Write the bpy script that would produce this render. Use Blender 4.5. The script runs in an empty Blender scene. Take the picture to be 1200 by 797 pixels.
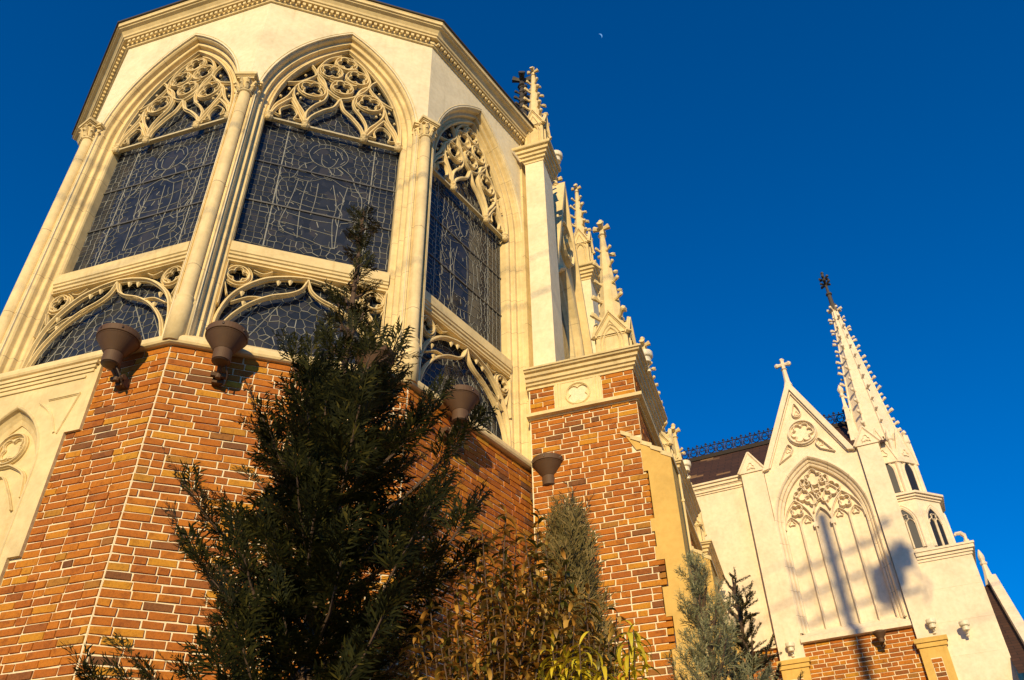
import bpy, math, random
import numpy as np
from mathutils import Vector, Matrix, geometry
PI = math.pi
R = math.radians
scene = bpy.context.scene
COL = scene.collection

# ------------------------------------------------------------------ camera
cam_d = bpy.data.cameras.new("camera"); cam = bpy.data.objects.new("camera", cam_d); COL.objects.link(cam)
PITCH, ROLL = R(38.4734), R(-1.3304)
fw = Vector((0, math.cos(PITCH), math.sin(PITCH))); up = Vector((0, -math.sin(PITCH), math.cos(PITCH))); rt = Vector((1, 0, 0))
r2 = rt * math.cos(ROLL) + up * math.sin(ROLL); u2 = -rt * math.sin(ROLL) + up * math.cos(ROLL)
cam.matrix_world = Matrix(((r2.x, u2.x, -fw.x, 0), (r2.y, u2.y, -fw.y, 0), (r2.z, u2.z, -fw.z, 1.6), (0, 0, 0, 1)))
cam_d.sensor_width = 36; cam_d.sensor_fit = 'HORIZONTAL'; cam_d.lens = 30.0
cam_d.clip_start = 0.05; cam_d.clip_end = 6000
scene.camera = cam

# ------------------------------------------------------------------ sky, sun, exposure
SUN_EL, SUN_AZ = R(20), R(187)          # azimuth clockwise from +Y
w = bpy.data.worlds.new("World"); scene.world = w; w.use_nodes = True
nt = w.node_tree; nt.nodes.clear()
sky = nt.nodes.new('ShaderNodeTexSky'); sky.sky_type = 'NISHITA'; sky.sun_disc = False
sky.sun_elevation = SUN_EL; sky.sun_rotation = SUN_AZ
sky.altitude = 0; sky.air_density = 1.0; sky.dust_density = 0.0; sky.ozone_density = 6.0
hs = nt.nodes.new('ShaderNodeMixRGB'); hs.blend_type = 'MULTIPLY'; hs.inputs[0].default_value = 1.0
hs.inputs[2].default_value = (0.0, 0.61, 1.0, 1)
bg = nt.nodes.new('ShaderNodeBackground'); bg.inputs[1].default_value = 0.14
wo = nt.nodes.new('ShaderNodeOutputWorld')
nt.links.new(sky.outputs[0], hs.inputs[1]); nt.links.new(hs.outputs[0], bg.inputs[0]); nt.links.new(bg.outputs[0], wo.inputs[0])
sd = bpy.data.lights.new("sun", 'SUN'); sd.energy = 5.0; sd.angle = R(0.53); sd.color = (1.0, 0.75, 0.375)
sun = bpy.data.objects.new("sun", sd); COL.objects.link(sun)
SUNDIR = Vector((math.sin(SUN_AZ) * math.cos(SUN_EL), math.cos(SUN_AZ) * math.cos(SUN_EL), math.sin(SUN_EL)))
sun.rotation_euler = (-SUNDIR).to_track_quat('-Z', 'Y').to_euler(); sun.location = SUNDIR * 60
scene.view_settings.view_transform = 'Standard'; scene.view_settings.look = 'None'
scene.view_settings.exposure = 0.08; scene.view_settings.gamma = 1.0
scene.render.engine = 'CYCLES'
scene.cycles.use_denoising = True
scene.cycles.max_bounces = 6

# ------------------------------------------------------------------ materials
def new_mat(name):
    m = bpy.data.materials.new(name); m.use_nodes = True; n = m.node_tree; n.nodes.clear()
    out = n.nodes.new('ShaderNodeOutputMaterial'); b = n.nodes.new('ShaderNodeBsdfPrincipled')
    n.links.new(b.outputs[0], out.inputs[0]); return m, n, b
def nd(n, t, **k):
    x = n.nodes.new(t)
    for a, v in k.items():
        if a.startswith('i_'): x.inputs[int(a[2:])].default_value = v
        else: setattr(x, a, v)
    return x
def noise(n, scale, detail=4, rough=.6, vec=None, dist=0):
    x = n.nodes.new('ShaderNodeTexNoise'); x.inputs['Scale'].default_value = scale; x.inputs['Detail'].default_value = detail
    x.inputs['Roughness'].default_value = rough; x.inputs['Distortion'].default_value = dist
    if vec is None:
        tc = n.nodes.new('ShaderNodeTexCoord'); vec = tc.outputs['Object']
    n.links.new(vec, x.inputs['Vector']); return x
def ramp(n, fac, stops, interp='LINEAR'):
    r = n.nodes.new('ShaderNodeValToRGB'); r.color_ramp.interpolation = interp
    e = r.color_ramp.elements
    while len(e) < len(stops): e.new(0.5)
    for i, (p, c) in enumerate(stops): e[i].position = p; e[i].color = (*c, 1) if len(c) == 3 else c
    n.links.new(fac, r.inputs[0]); return r
def mixc(n, a, b, fac, mode='MIX'):
    x = n.nodes.new('ShaderNodeMixRGB'); x.blend_type = mode
    for s, v in ((1, a), (2, b)):
        if hasattr(v, 'links'): n.links.new(v, x.inputs[s])
        else: x.inputs[s].default_value = (*v, 1)
    if hasattr(fac, 'links'): n.links.new(fac, x.inputs[0])
    else: x.inputs[0].default_value = fac
    return x
def bump(n, b, h, strength=.3, dist=.01):
    x = n.nodes.new('ShaderNodeBump'); x.inputs['Strength'].default_value = strength; x.inputs['Distance'].default_value = dist
    n.links.new(h, x.inputs['Height']); n.links.new(x.outputs[0], b.inputs['Normal']); return x
def math_n(n, op, a, b=None):
    x = n.nodes.new('ShaderNodeMath'); x.operation = op
    for i, v in enumerate((a, b)):
        if v is None: continue
        if hasattr(v, 'links'): n.links.new(v, x.inputs[i])
        else: x.inputs[i].default_value = v
    return x.outputs[0]

def stone_mat(name, base, var=.1, stain=.35, joints=None, rough=.85, bscale=60, bstr=.25):
    m, n, b = new_mat(name)
    n1 = noise(n, 2.3, 6, .65); n2 = noise(n, 14, 5, .6)
    lo = tuple(c * (1 - var * 1.6) for c in base); hi = tuple(min(1, c * (1 + var * .5)) for c in base)
    r1 = ramp(n, n1.outputs[0], [(.3, lo), (.62, hi)])
    r2_ = ramp(n, n2.outputs[0], [(.35, (.9, .88, .84)), (.6, (1, 1, 1))])
    c = mixc(n, r1.outputs[0], r2_.outputs[0], .8, 'MULTIPLY')
    # rain streaks: noise stretched along z
    tc = n.nodes.new('ShaderNodeTexCoord'); mp = n.nodes.new('ShaderNodeMapping'); mp.inputs['Scale'].default_value = (9, 9, .7)
    n.links.new(tc.outputs['Object'], mp.inputs[0]); n3 = noise(n, 1.0, 5, .6, mp.outputs[0])
    r3 = ramp(n, n3.outputs[0], [(.56, (1, 1, 1)), (.78, (.62, .55, .43))])
    c = mixc(n, c.outputs[0], r3.outputs[0], stain, 'MULTIPLY')
    hgt = noise(n, bscale, 5, .6).outputs[0]
    if joints:
        uv = n.nodes.new('ShaderNodeUVMap'); sp = n.nodes.new('ShaderNodeSeparateXYZ'); n.links.new(uv.outputs[0], sp.inputs[0])
        nx = noise(n, 9, 3, .6)
        xx = math_n(n, 'ADD', sp.outputs[0], math_n(n, 'MULTIPLY', nx.outputs[0], .02))
        fr = math_n(n, 'FRACT', math_n(n, 'DIVIDE', math_n(n, 'ADD', xx, .3 * joints), joints))
        line = math_n(n, 'LESS_THAN', fr, .011 * .62 / joints)
        c = mixc(n, c.outputs[0], (.30, .24, .15), math_n(n, 'MULTIPLY', line, .9))
    n.links.new(c.outputs[0], b.inputs['Base Color']); b.inputs['Roughness'].default_value = rough
    b.inputs['Specular IOR Level'].default_value = .25
    bump(n, b, hgt, bstr, .006)
    return m
def zjoint(m, base_n, period):
    n = m.node_tree; b = [x for x in n.nodes if x.type == 'BSDF_PRINCIPLED'][0]; src = b.inputs['Base Color'].links[0].from_socket
    tc = n.nodes.new('ShaderNodeTexCoord'); sp = n.nodes.new('ShaderNodeSeparateXYZ'); n.links.new(tc.outputs['Object'], sp.inputs[0])
    nx = noise(n, 7, 3, .6)
    zz = math_n(n, 'ADD', sp.outputs[2], math_n(n, 'MULTIPLY', nx.outputs[0], .05))
    line = math_n(n, 'LESS_THAN', math_n(n, 'FRACT', math_n(n, 'DIVIDE', zz, period)), .006)
    c = mixc(n, src, (.20, .15, .09), math_n(n, 'MULTIPLY', line, .85)); n.links.new(c.outputs[0], b.inputs['Base Color'])
def flat_mat(name, base, rough=.6, metal=0, var=.15, scale=20, bstr=.1):
    m, n, b = new_mat(name); n1 = noise(n, scale, 5, .6)
    r1 = ramp(n, n1.outputs[0], [(.3, tuple(c * (1 - var) for c in base)), (.7, tuple(min(1, c * (1 + var)) for c in base))])
    n.links.new(r1.outputs[0], b.inputs['Base Color']); b.inputs['Roughness'].default_value = rough; b.inputs['Metallic'].default_value = metal
    bump(n, b, n1.outputs[0], bstr, .004); return m
M = {}
M['stucco'] = stone_mat('cream_stucco', (.80, .715, .51), .09, .35, None, .9, 35, .5)
M['stone'] = stone_mat('cream_stone', (.74, .60, .33), .12, .5, None)
M['jointed'] = stone_mat('jointed_stone', (.74, .60, .33), .12, .5, .62)
M['shaft'] = stone_mat('shaft_stone', (.74, .60, .33), .12, .5); zjoint(M['shaft'], None, 1.37)
M['wingstone'] = stone_mat('pale_stone', (.81, .70, .54), .08, .22, None)
M['wingjoint'] = stone_mat('pale_jointed_stone', (.81, .70, .54), .08, .22, .5)
M['ochre'] = stone_mat('ochre_render', (.64, .425, .125), .08, .3, None, .9, 45, .2)
M['lamp'] = flat_mat('brown_painted_metal', (.092, .047, .021), .7, .0, .12, 9)
M['lampdark'] = flat_mat('dark_brown_metal', (.05, .03, .02), .5, .0)
M['drum'] = flat_mat('cream_painted_metal', (.72, .66, .50), .5)
M['iron'] = flat_mat('black_iron', (.02, .022, .03), .5, .3)
M['lead'] = flat_mat('lead_came', (.23, .24, .225), .55, .0, .25, 8)
M['bar'] = flat_mat('glazing_bar', (.10, .10, .095), .5, .2)
M['goldbar'] = flat_mat('cream_glazing_bar', (.55, .48, .30), .5)
M['finial'] = flat_mat('weathered_lead_finial', (.055, .046, .036), .6, .1)
M['wood'] = flat_mat('pole_concrete', (.35, .33, .30), .8)

def brick_mat():
    m, n, b = new_mat('red_brick')
    g = n.nodes.new('ShaderNodeNewGeometry'); rnd = g.outputs['Random Per Island']
    r1 = ramp(n, rnd, [(0, (.15, .064, .024)), (.025, (.21, .080, .022)), (.07, (.33, .100, .014)), (.34, (.42, .132, .012)), (.52, (.48, .170, .013)), (.70, (.37, .108, .012)), (.82, (.51, .205, .015)), (.94, (.52, .25, .018)), (1, (.25, .098, .026))])
    n1 = noise(n, 11, 6, .7); n2 = noise(n, 55, 4, .7)
    r2_ = ramp(n, n1.outputs[0], [(.30, (.48, .40, .34)), (.50, (1, 1, 1)), (.72, (1.0, .95, .85))])
    c = mixc(n, r1.outputs[0], r2_.outputs[0], .75, 'MULTIPLY')
    r3 = ramp(n, n2.outputs[0], [(.36, (.6, .55, .5)), (.55, (1, 1, 1))])
    c = mixc(n, c.outputs[0], r3.outputs[0], .5, 'MULTIPLY')
    n.links.new(c.outputs[0], b.inputs['Base Color']); b.inputs['Roughness'].default_value = .8; b.inputs['Specular IOR Level'].default_value = .3
    bump(n, b, math_n(n, 'ADD', n1.outputs[0], n2.outputs[0]), .55, .006); return m
M['brick'] = brick_mat()
M['mortar'] = flat_mat('pale_mortar', (.76, .66, .46), .95, 0, .12, 40, .4)

def glass_mat():
    m, n, b = new_mat('dark_stained_glass')
    tc = n.nodes.new('ShaderNodeTexCoord')
    vor = nd(n, 'ShaderNodeTexVoronoi'); vor.inputs['Scale'].default_value = 9; n.links.new(tc.outputs['Object'], vor.inputs['Vector'])
    sp = n.nodes.new('ShaderNodeSeparateXYZ'); n.links.new(vor.outputs['Color'], sp.inputs[0])
    r1 = ramp(n, sp.outputs[0], [(0, (.018, .023, .034)), (.5, (.024, .029, .042)), (.8, (.031, .036, .049)), (1, (.042, .042, .050))])
    n.links.new(r1.outputs[0], b.inputs['Base Color'])
    b.inputs['Roughness'].default_value = .05; b.inputs['IOR'].default_value = 1.33
    n1 = noise(n, 1.7, 2, .5); bump(n, b, n1.outputs[0], .06, .02); return m
M['glass'] = glass_mat()
def roof_mat():
    m, n, b = new_mat('brown_roof_tile'); uv = n.nodes.new('ShaderNodeUVMap')
    br = n.nodes.new('ShaderNodeTexBrick'); n.links.new(uv.outputs[0], br.inputs['Vector']); br.inputs['Scale'].default_value = 1
    br.inputs['Brick Width'].default_value = .32; br.inputs['Row Height'].default_value = .11; br.inputs['Mortar Size'].default_value = .008
    br.inputs['Color1'].default_value = (.040, .017, .011, 1); br.inputs['Color2'].default_value = (.062, .026, .015, 1); br.inputs['Mortar'].default_value = (.012, .006, .004, 1)
    br2 = n.nodes.new('ShaderNodeTexBrick'); n.links.new(uv.outputs[0], br2.inputs['Vector']); br2.inputs['Scale'].default_value = 1
    br2.inputs['Brick Width'].default_value = .32; br2.inputs['Row Height'].default_value = .11; br2.inputs['Mortar Size'].default_value = .0
    br2.inputs['Color1'].default_value = (0, 0, 0, 1); br2.inputs['Color2'].default_value = (1, 1, 1, 1)
    hi = ramp(n, br2.outputs[0], [(.0, (0, 0, 0)), (.93, (0, 0, 0)), (.95, (1, 1, 1))])
    c = mixc(n, br.outputs[0], (.20, .115, .055), hi.outputs[0])
    n.links.new(c.outputs[0], b.inputs['Base Color']); b.inputs['Roughness'].default_value = .75
    bump(n, b, br.outputs['Fac'], -.6, .01); return m
M['roof'] = roof_mat()
def leaf_mat(name, stops, rough=.55, trans=.25, spec=.3):
    m, n, b = new_mat(name); g = n.nodes.new('ShaderNodeNewGeometry')
    r1 = ramp(n, g.outputs['Random Per Island'], stops)
    n.links.new(r1.outputs[0], b.inputs['Base Color']); b.inputs['Roughness'].default_value = rough; b.inputs['Specular IOR Level'].default_value = spec
    if trans:
        t = n.nodes.new('ShaderNodeBsdfTranslucent'); n.links.new(r1.outputs[0], t.inputs[0]); mx = n.nodes.new('ShaderNodeMixShader'); mx.inputs[0].default_value = trans
        out = [x for x in n.nodes if x.type == 'OUTPUT_MATERIAL'][0]
        n.links.new(b.outputs[0], mx.inputs[1]); n.links.new(t.outputs[0], mx.inputs[2]); n.links.new(mx.outputs[0], out.inputs[0])
    return m
M['cypress'] = leaf_mat('dark_cypress_leaf', [(0, (.010, .013, .003)), (.5, (.020, .024, .005)), (.85, (.042, .044, .008)), (1, (.10, .085, .014))], .6, .12)
M['photinia'] = leaf_mat('red_bronze_leaf', [(0, (.06, .07, .012)), (.25, (.14, .12, .018)), (.45, (.34, .18, .03)), (.7, (.52, .25, .04)), (1, (.60, .38, .08))], .4, .3, .45)
M['juniper'] = leaf_mat('grey_juniper_leaf', [(0, (.09, .078, .026)), (.5, (.17, .135, .045)), (1, (.27, .19, .07))], .7, .12)
M['yellow'] = leaf_mat('yellow_leaf', [(0, (.55, .43, .02)), (.6, (.72, .56, .03)), (1, (.55, .50, .04))], .45, .3)
M['bluecon'] = leaf_mat('blue_grey_conifer_leaf', [(0, (.15, .165, .085)), (.5, (.29, .30, .17)), (1, (.42, .40, .22))], .7, .15)
M['fir'] = leaf_mat('dark_fir_needle', [(0, (.03, .03, .01)), (.6, (.065, .055, .016)), (1, (.12, .095, .03))], .6, .1)
M['bark'] = flat_mat('brown_bark', (.09, .055, .035), .9, 0, .3, 30, .5)
M['earth'] = flat_mat('paved_earth', (.17, .115, .06), .95, 0, .2, 1.5)

# ------------------------------------------------------------------ mesh helpers
ORG = {}
class MB:
    def __init__(s): s.v = []; s.f = []; s.m = []; s.uv = []; s.hasuv = False
    def add(s, vs, fs, mi=0, uvs=None):
        o = len(s.v); s.v.extend([tuple(x) for x in vs])
        for k, f in enumerate(fs):
            s.f.append([i + o for i in f]); s.m.append(mi)
            if uvs is not None: s.uv.append(uvs[k]); s.hasuv = True
            else: s.uv.append(None)
    def build(s, name, mat, parent=None, org=None, loc=None, rotz=0, smooth=False):
        me = bpy.data.meshes.new(name)
        if org is None: org = ORG.get(parent.name, Vector((0, 0, 0))) if parent else Vector((0, 0, 0))
        org = Vector(org)
        me.from_pydata([(x[0] - org.x, x[1] - org.y, x[2] - org.z) for x in s.v], [], s.f)
        mats = mat if isinstance(mat, (list, tuple)) else [mat]
        for q in mats: me.materials.append(q)
        if any(s.m): me.polygons.foreach_set('material_index', s.m)
        if s.hasuv:
            ul = me.uv_layers.new(name='UVMap'); k = 0
            for f, u in zip(s.f, s.uv):
                for j in range(len(f)): ul.data[k].uv = u[j] if u else (0.3, 0.3); k += 1
        if smooth: me.polygons.foreach_set('use_smooth', [True] * len(me.polygons))
        me.update()
        o = bpy.data.objects.new(name, me); COL.objects.link(o)
        if parent: o.parent = parent; ORG[o.name] = org
        if loc is not None: o.location = loc
        o.rotation_euler.z = rotz
        return o
def thing(name, label, cat, loc=(0, 0, 0), rotz=0, group=None, kind=None):
    o = bpy.data.objects.new(name, None); COL.objects.link(o); o.empty_display_size = .2
    o.location = loc; o.rotation_euler = (0, 0, rotz); o['label'] = label; o['category'] = cat
    if group: o['group'] = group
    ORG[o.name] = Vector(loc); return o
def tag(o, label, cat, group=None):
    o['label'] = label; o['category'] = cat
    if group: o['group'] = group
def dup(root, loc, rotz=None, label=None, scale=None):
    r = root.copy(); COL.objects.link(r); r.location = loc
    if rotz is not None: r.rotation_euler.z = rotz
    if label: r['label'] = label
    if scale: r.scale = (scale,) * 3
    for ch in list(root.children):
        c = ch.copy(); COL.objects.link(c); c.parent = r
        for g in list(ch.children):
            d = g.copy(); COL.objects.link(d); d.parent = c
    return r
def dup_part(o, parent, loc, rotz=None):
    c = o.copy(); COL.objects.link(c); c.parent = parent; c.location = loc
    if rotz is not None: c.rotation_euler.z = rotz
    for g in list(o.children):
        d = g.copy(); COL.objects.link(d); d.parent = c
    return c

class Fr:
    """wall frame: origin (x,y), t along, n outward"""
    def __init__(s, o, ang): s.o = np.array(o, float); s.t = np.array([math.cos(ang), math.sin(ang)]); s.n = np.array([math.sin(ang), -math.cos(ang)]); s.ang = ang
    def p(s, u, v, z): q = s.o + s.t * u + s.n * v; return (q[0], q[1], z)
WORLD = Fr((0, 0), 0)

def box(mb, F, u0, u1, v0, v1, z0, z1, mi=0):
    P = [F.p(u, v, z) for z in (z0, z1) for v in (v0, v1) for u in (u0, u1)]
    mb.add(P, [(0, 2, 3, 1), (4, 5, 7, 6), (2, 6, 7, 3), (0, 1, 5, 4), (0, 4, 6, 2), (1, 3, 7, 5)], mi)
def prism(mb, F, poly, v0, v1, mi=0):
    n = len(poly); P = [F.p(u, v0, z) for u, z in poly] + [F.p(u, v1, z) for u, z in poly]
    fs = [tuple(range(n - 1, -1, -1)), tuple(range(n, 2 * n))] + [(i, (i + 1) % n, n + (i + 1) % n, n + i) for i in range(n)]
    mb.add(P, fs, mi)
def cross_extrude(mb, F, prof, u0, u1, mitre0=0, mitre1=0, mi=0, uvscale=False):
    """profile list of (v,z) closed, swept along u; ends mitred: u end = u + v*mitre"""
    n = len(prof)
    P = [F.p(u0 + v * mitre0, v, z) for v, z in prof] + [F.p(u1 + v * mitre1, v, z) for v, z in prof]
    fs = [(i, (i + 1) % n, n + (i + 1) % n, n + i) for i in range(n)] + [tuple(range(n - 1, -1, -1)), tuple(range(n, 2 * n))]
    mb.add(P, fs, mi)
def tube(mb, pts, rad, n=6, cap=True, mi=0):
    pts = [Vector(p) for p in pts]
    if not hasattr(rad, '__len__'): rad = [rad] * len(pts)
    rings = []; ref = Vector((0, 0, 1))
    d0 = (pts[1] - pts[0]).normalized()
    if abs(d0.dot(ref)) > .9: ref = Vector((1, 0, 0))
    x = d0.cross(ref).normalized()
    V = []
    for i, p in enumerate(pts):
        d = (pts[min(i + 1, len(pts) - 1)] - pts[max(i - 1, 0)]).normalized()
        x = (x - d * x.dot(d)); x = x.normalized() if x.length > 1e-6 else d.orthogonal().normalized()
        y = d.cross(x)
        V += [p + (x * math.cos(2 * PI * k / n) + y * math.sin(2 * PI * k / n)) * rad[i] for k in range(n)]
    fs = [(i * n + k, i * n + (k + 1) % n, (i + 1) * n + (k + 1) % n, (i + 1) * n + k) for i in range(len(pts) - 1) for k in range(n)]
    if cap: fs += [tuple(range(n - 1, -1, -1)), tuple((len(pts) - 1) * n + k for k in range(n))]
    mb.add(V, fs, mi)
def lathe(mb, c, prof, n=16, ph=0, mi=0, axis=None):
    """prof list of (r,z) about vertical axis at c (x,y,z0)"""
    V = [(c[0] + r * math.cos(2 * PI * k / n + ph), c[1] + r * math.sin(2 * PI * k / n + ph), c[2] + z) for r, z in prof for k in range(n)]
    fs = [(i * n + k, i * n + (k + 1) % n, (i + 1) * n + (k + 1) % n, (i + 1) * n + k) for i in range(len(prof) - 1) for k in range(n)]
    fs += [tuple(range(n - 1, -1, -1)), tuple((len(prof) - 1) * n + k for k in range(n))]
    mb.add(V, fs, mi)
def blob(mb, c, r, n=6, mi=0, sz=1.0):
    lathe(mb, c, [(r * math.sin(a) + 1e-4, -r * sz * math.cos(a)) for a in [PI * k / (n - 1) for k in range(n)]], max(6, n), 0, mi)
def rib(mb, F, pts, w, d, v0, closed=False, mi=0):
    """sweep a chamfered rib along a 2-D path (u,z) in frame F; back at v0, front at v0+d"""
    P = np.array(pts, float); N = len(P)
    prof = [(-.5 * w, 0), (-.5 * w, .5 * d), (-.34 * w, .52 * d), (-.16 * w, d), (.16 * w, d), (.34 * w, .52 * d), (.5 * w, .5 * d), (.5 * w, 0)]
    V = []
    for i in range(N):
        a = P[(i - 1) % N] if (closed or i > 0) else P[i]; b = P[(i + 1) % N] if (closed or i < N - 1) else P[i]
        t = b - a; L = math.hypot(*t) or 1; nn = np.array([-t[1], t[0]]) / L
        for o, h in prof: q = P[i] + nn * o; V.append(F.p(q[0], v0 + h, q[1]))
    k = len(prof); fs = []
    for i in range(N if closed else N - 1):
        j = (i + 1) % N
        fs += [(i * k + a, i * k + (a + 1) % k, j * k + (a + 1) % k, j * k + a) for a in range(k)]
    if not closed: fs += [tuple(range(k)), tuple((N - 1) * k + a for a in range(k - 1, -1, -1))]
    mb.add(V, fs, mi)
def spline(pts, n=8, closed=False):
    P = [np.array(p, float) for p in pts]; out = []; N = len(P)
    g = (lambda i: P[i % N]) if closed else (lambda i: P[min(max(i, 0), N - 1)])
    for i in range(N if closed else N - 1):
        a, b, c, d = g(i - 1), g(i), g(i + 1), g(i + 2)
        for k in range(n):
            t = k / n
            out.append(.5 * ((2 * b) + (-a + c) * t + (2 * a - 5 * b + 4 * c - d) * t * t + (-a + 3 * b - 3 * c + d) * t ** 3))
    if not closed: out.append(P[-1])
    return out
def foil(cx, cy, r, lobes=4, rot=0, n=7):
    """closed lobed curve"""
    pts = []; a = r * (.45 if lobes == 4 else .50); dd = r * (.55 if lobes == 4 else .52)
    for k in range(lobes):
        th = rot + 2 * PI * k / lobes
        for j in range(n):
            b = th + (-1 + 2 * j / (n - 1)) * (1.825 if lobes == 4 else PI * .62)
            pts.append((cx + dd * math.cos(th) + a * math.cos(b), cy + dd * math.sin(th) + a * math.sin(b)))
    return pts
def circ(cx, cy, rx, ry=None, n=20): return [(cx + rx * math.cos(2 * PI * k / n), cy + (ry or rx) * math.sin(2 * PI * k / n)) for k in range(n)]
def arch(c, hw, zs, rise, d=0, zb=None, n=12):
    """pointed arch offset outward by d, from bottom left over the apex to bottom right"""
    cc = (rise * rise - hw * hw) / (2 * hw); Rr = hw + cc + d
    ap = math.acos(cc / Rr)
    L = [(c + cc - Rr * math.cos(ap * k / n), zs + Rr * math.sin(ap * k / n)) for k in range(n + 1)]
    Rg = [(2 * c - x, z) for x, z in reversed(L[:-1])]
    pts = L + Rg
    if zb is not None and zb < zs: pts = [(pts[0][0], zb)] + pts + [(pts[-1][0], zb)]
    return pts
def arch_mould(mb, F, c, hw, zs, rise, prof, zb, n=12, mi=0):
    lines = [arch(c, hw, zs, rise, d, zb, n) for d, v in prof]
    N = len(lines[0]); V = []; base = lines[len(lines) // 2]; s = [0]
    # subdivide not needed; uv.x = length from the apex along the moulding
    for i in range(1, N): s.append(s[-1] + math.hypot(base[i][0] - base[i - 1][0], base[i][1] - base[i - 1][1]))
    for ln, (d, v) in zip(lines, prof): V += [F.p(u, v, z) for u, z in ln]
    fs = []; uvs = []
    for j in range(len(lines) - 1):
        for i in range(N - 1):
            fs.append((j * N + i, j * N + i + 1, (j + 1) * N + i + 1, (j + 1) * N + i)); uvs.append([(s[i], j), (s[i + 1], j), (s[i + 1], j + 1), (s[i], j + 1)])
    mb.add(V, fs, mi, uvs)
def wall_with_arch(mb, F, u0, u1, z0, z1, c, hw, zs, rise, v0, v1, zb=None, extra=0):
    a = arch(c, hw, zs, rise, extra, z0 if zb is None else zb)
    if zb is None: poly = [(u0, z0)] + a + [(u1, z0), (u1, z1), (u0, z1)]
    else: poly = [(u0, z0), (u0, z1), (u1, z1), (u1, z0)]
    prism(mb, F, poly, v0, v1)
rng = random.Random(7)
def bricks(mb, F, zt, zb, spans, v=0.0, course=.0785, seed=1, jo=.0115):
    """courses of separate bricks from zt down to zb; spans(z) -> list of (ua,ub); mortar at v-.007"""
    rg = random.Random(seed); z = zt; k = 0
    while z > zb:
        zl = z - course; zm = (z + zl) / 2
        for ua, ub in spans(zm):
            u = ua
            first = True
            while u < ub - .012:
                L = rg.choice((.245, .245, .245, .185, .115, .215)) * rg.uniform(.96, 1.04)
                if first: L *= rg.choice((.45, .75, 1)); first = False
                if ub - (u + L) < .07: L = ub - u
                a, b2 = u + jo / 2, u + L - jo / 2; lo, hi = zl + jo / 2, z - jo / 2
                if b2 - a > .015:
                    j = lambda s=.0034: rg.uniform(-s, s)
                    tv = v + rg.uniform(-.003, .004); e = .003
                    q0, q1, q2, q3 = [(a + j(), lo + j()), (b2 + j(), lo + j()), (b2 + j(), hi + j()), (a + j(), hi + j())]
                    tilt = rg.uniform(-.0025, .0025)
                    bk = [F.p(q[0], v - .014, q[1]) for q in (q0, q1, q2, q3)]
                    fr = [F.p(q0[0] + e, tv + tilt, q0[1] + e), F.p(q1[0] - e, tv - tilt, q1[1] + e), F.p(q2[0] - e, tv - tilt, q2[1] - e), F.p(q3[0] + e, tv + tilt, q3[1] - e)]
                    mb.add(bk + fr, [(4, 5, 6, 7), (0, 1, 5, 4), (1, 2, 6, 5), (2, 3, 7, 6), (3, 0, 4, 7)], 0)
                u += L
        z = zl; k += 1
def sheet(mb, F, poly, v, mi=0, uv=False):
    mb.add([F.p(u, v, z) for u, z in poly], [tuple(range(len(poly)))], mi, [[(u, z) for u, z in poly]] if uv else None)
def crocket(mb, p, d, s, up=(0, 0, 1)):
    p = Vector(p); d = Vector(d); U = Vector(up); s = s * rng.uniform(.82, 1.15); d = (d + Vector((rng.uniform(-.2, .2), rng.uniform(-.2, .2), rng.uniform(-.15, .2)))).normalized()
    tube(mb, [p - d * .25 * s, p + d * .30 * s + U * .04 * s, p + d * .58 * s + U * .20 * s, p + d * .84 * s + U * .26 * s, p + d * 1.0 * s + U * .04 * s], [.24 * s, .17 * s, .26 * s, .30 * s, .10 * s], 6)
def fleuron(mb, c, s, F=WORLD):
    """cross-shaped finial: stem, four knobs and a top knob"""
    c = Vector(c)
    tube(mb, [c, c + Vector((0, 0, .55 * s)), c + Vector((0, 0, 1.0 * s))], [.13 * s, .10 * s, .12 * s], 6)
    lathe(mb, c + Vector((0, 0, .12 * s)), [(.10 * s, -.06 * s), (.2 * s, 0), (.10 * s, .06 * s)], 8)
    for dx, dy in ((F.t[0], F.t[1]), (-F.t[0], -F.t[1]), (F.n[0], F.n[1]), (-F.n[0], -F.n[1])):
        d = Vector((dx, dy, 0))
        tube(mb, [c + Vector((0, 0, .55 * s)), c + d * .2 * s + Vector((0, 0, .6 * s)), c + d * .36 * s + Vector((0, 0, .66 * s))], [.1 * s, .11 * s, .15 * s], 6)
    blob(mb, c + Vector((0, 0, 1.02 * s)), .14 * s, 6)

# ------------------------------------------------------------------ layout numbers (metres)
K0, K1, K2, K3 = (-5.926, 7.589), (-3.514, 6.862), (-1.154, 7.686), (0.312, 9.797)
A1, A2, A3 = R(-16.771), R(19.229), R(55.229)
F1, F2, F3 = Fr(K0, A1), Fr(K1, A2), Fr(K2, A3)
W1, W2, W3 = 2.52, 2.50, 2.57
A0 = A1 - R(36); KM = (K0[0] - 2.5 * math.cos(A0), K0[1] - 2.5 * math.sin(A0)); F0 = Fr(KM, A0); W0 = 2.5
ZB, ZC = 7.09, 13.66            # top of the brick, underside of the cornice
GROUND = 0.0
HALF = math.tan(R(18))

# ------------------------------------------------------------------ ground
mb = MB(); mb.add([(-1500, -1500, 0), (1500, -1500, 0), (1500, 1500, 0), (-1500, 1500, 0)], [(0, 1, 2, 3)])
g = mb.build('ground', M['earth']); g['kind'] = 'structure'

# ------------------------------------------------------------------ apse
apse = thing('chapel_apse', 'tall cream and brick polygonal apse with three big traceried stained glass windows', 'chapel', (-3.6, 9.0, 0))
HW, ZS, RISE = .94, 11.36, 1.87
ZSILL = 7.14
faces = [(F1, W1, 11), (F2, W2, 12), (F3, W3, 13)]
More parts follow.
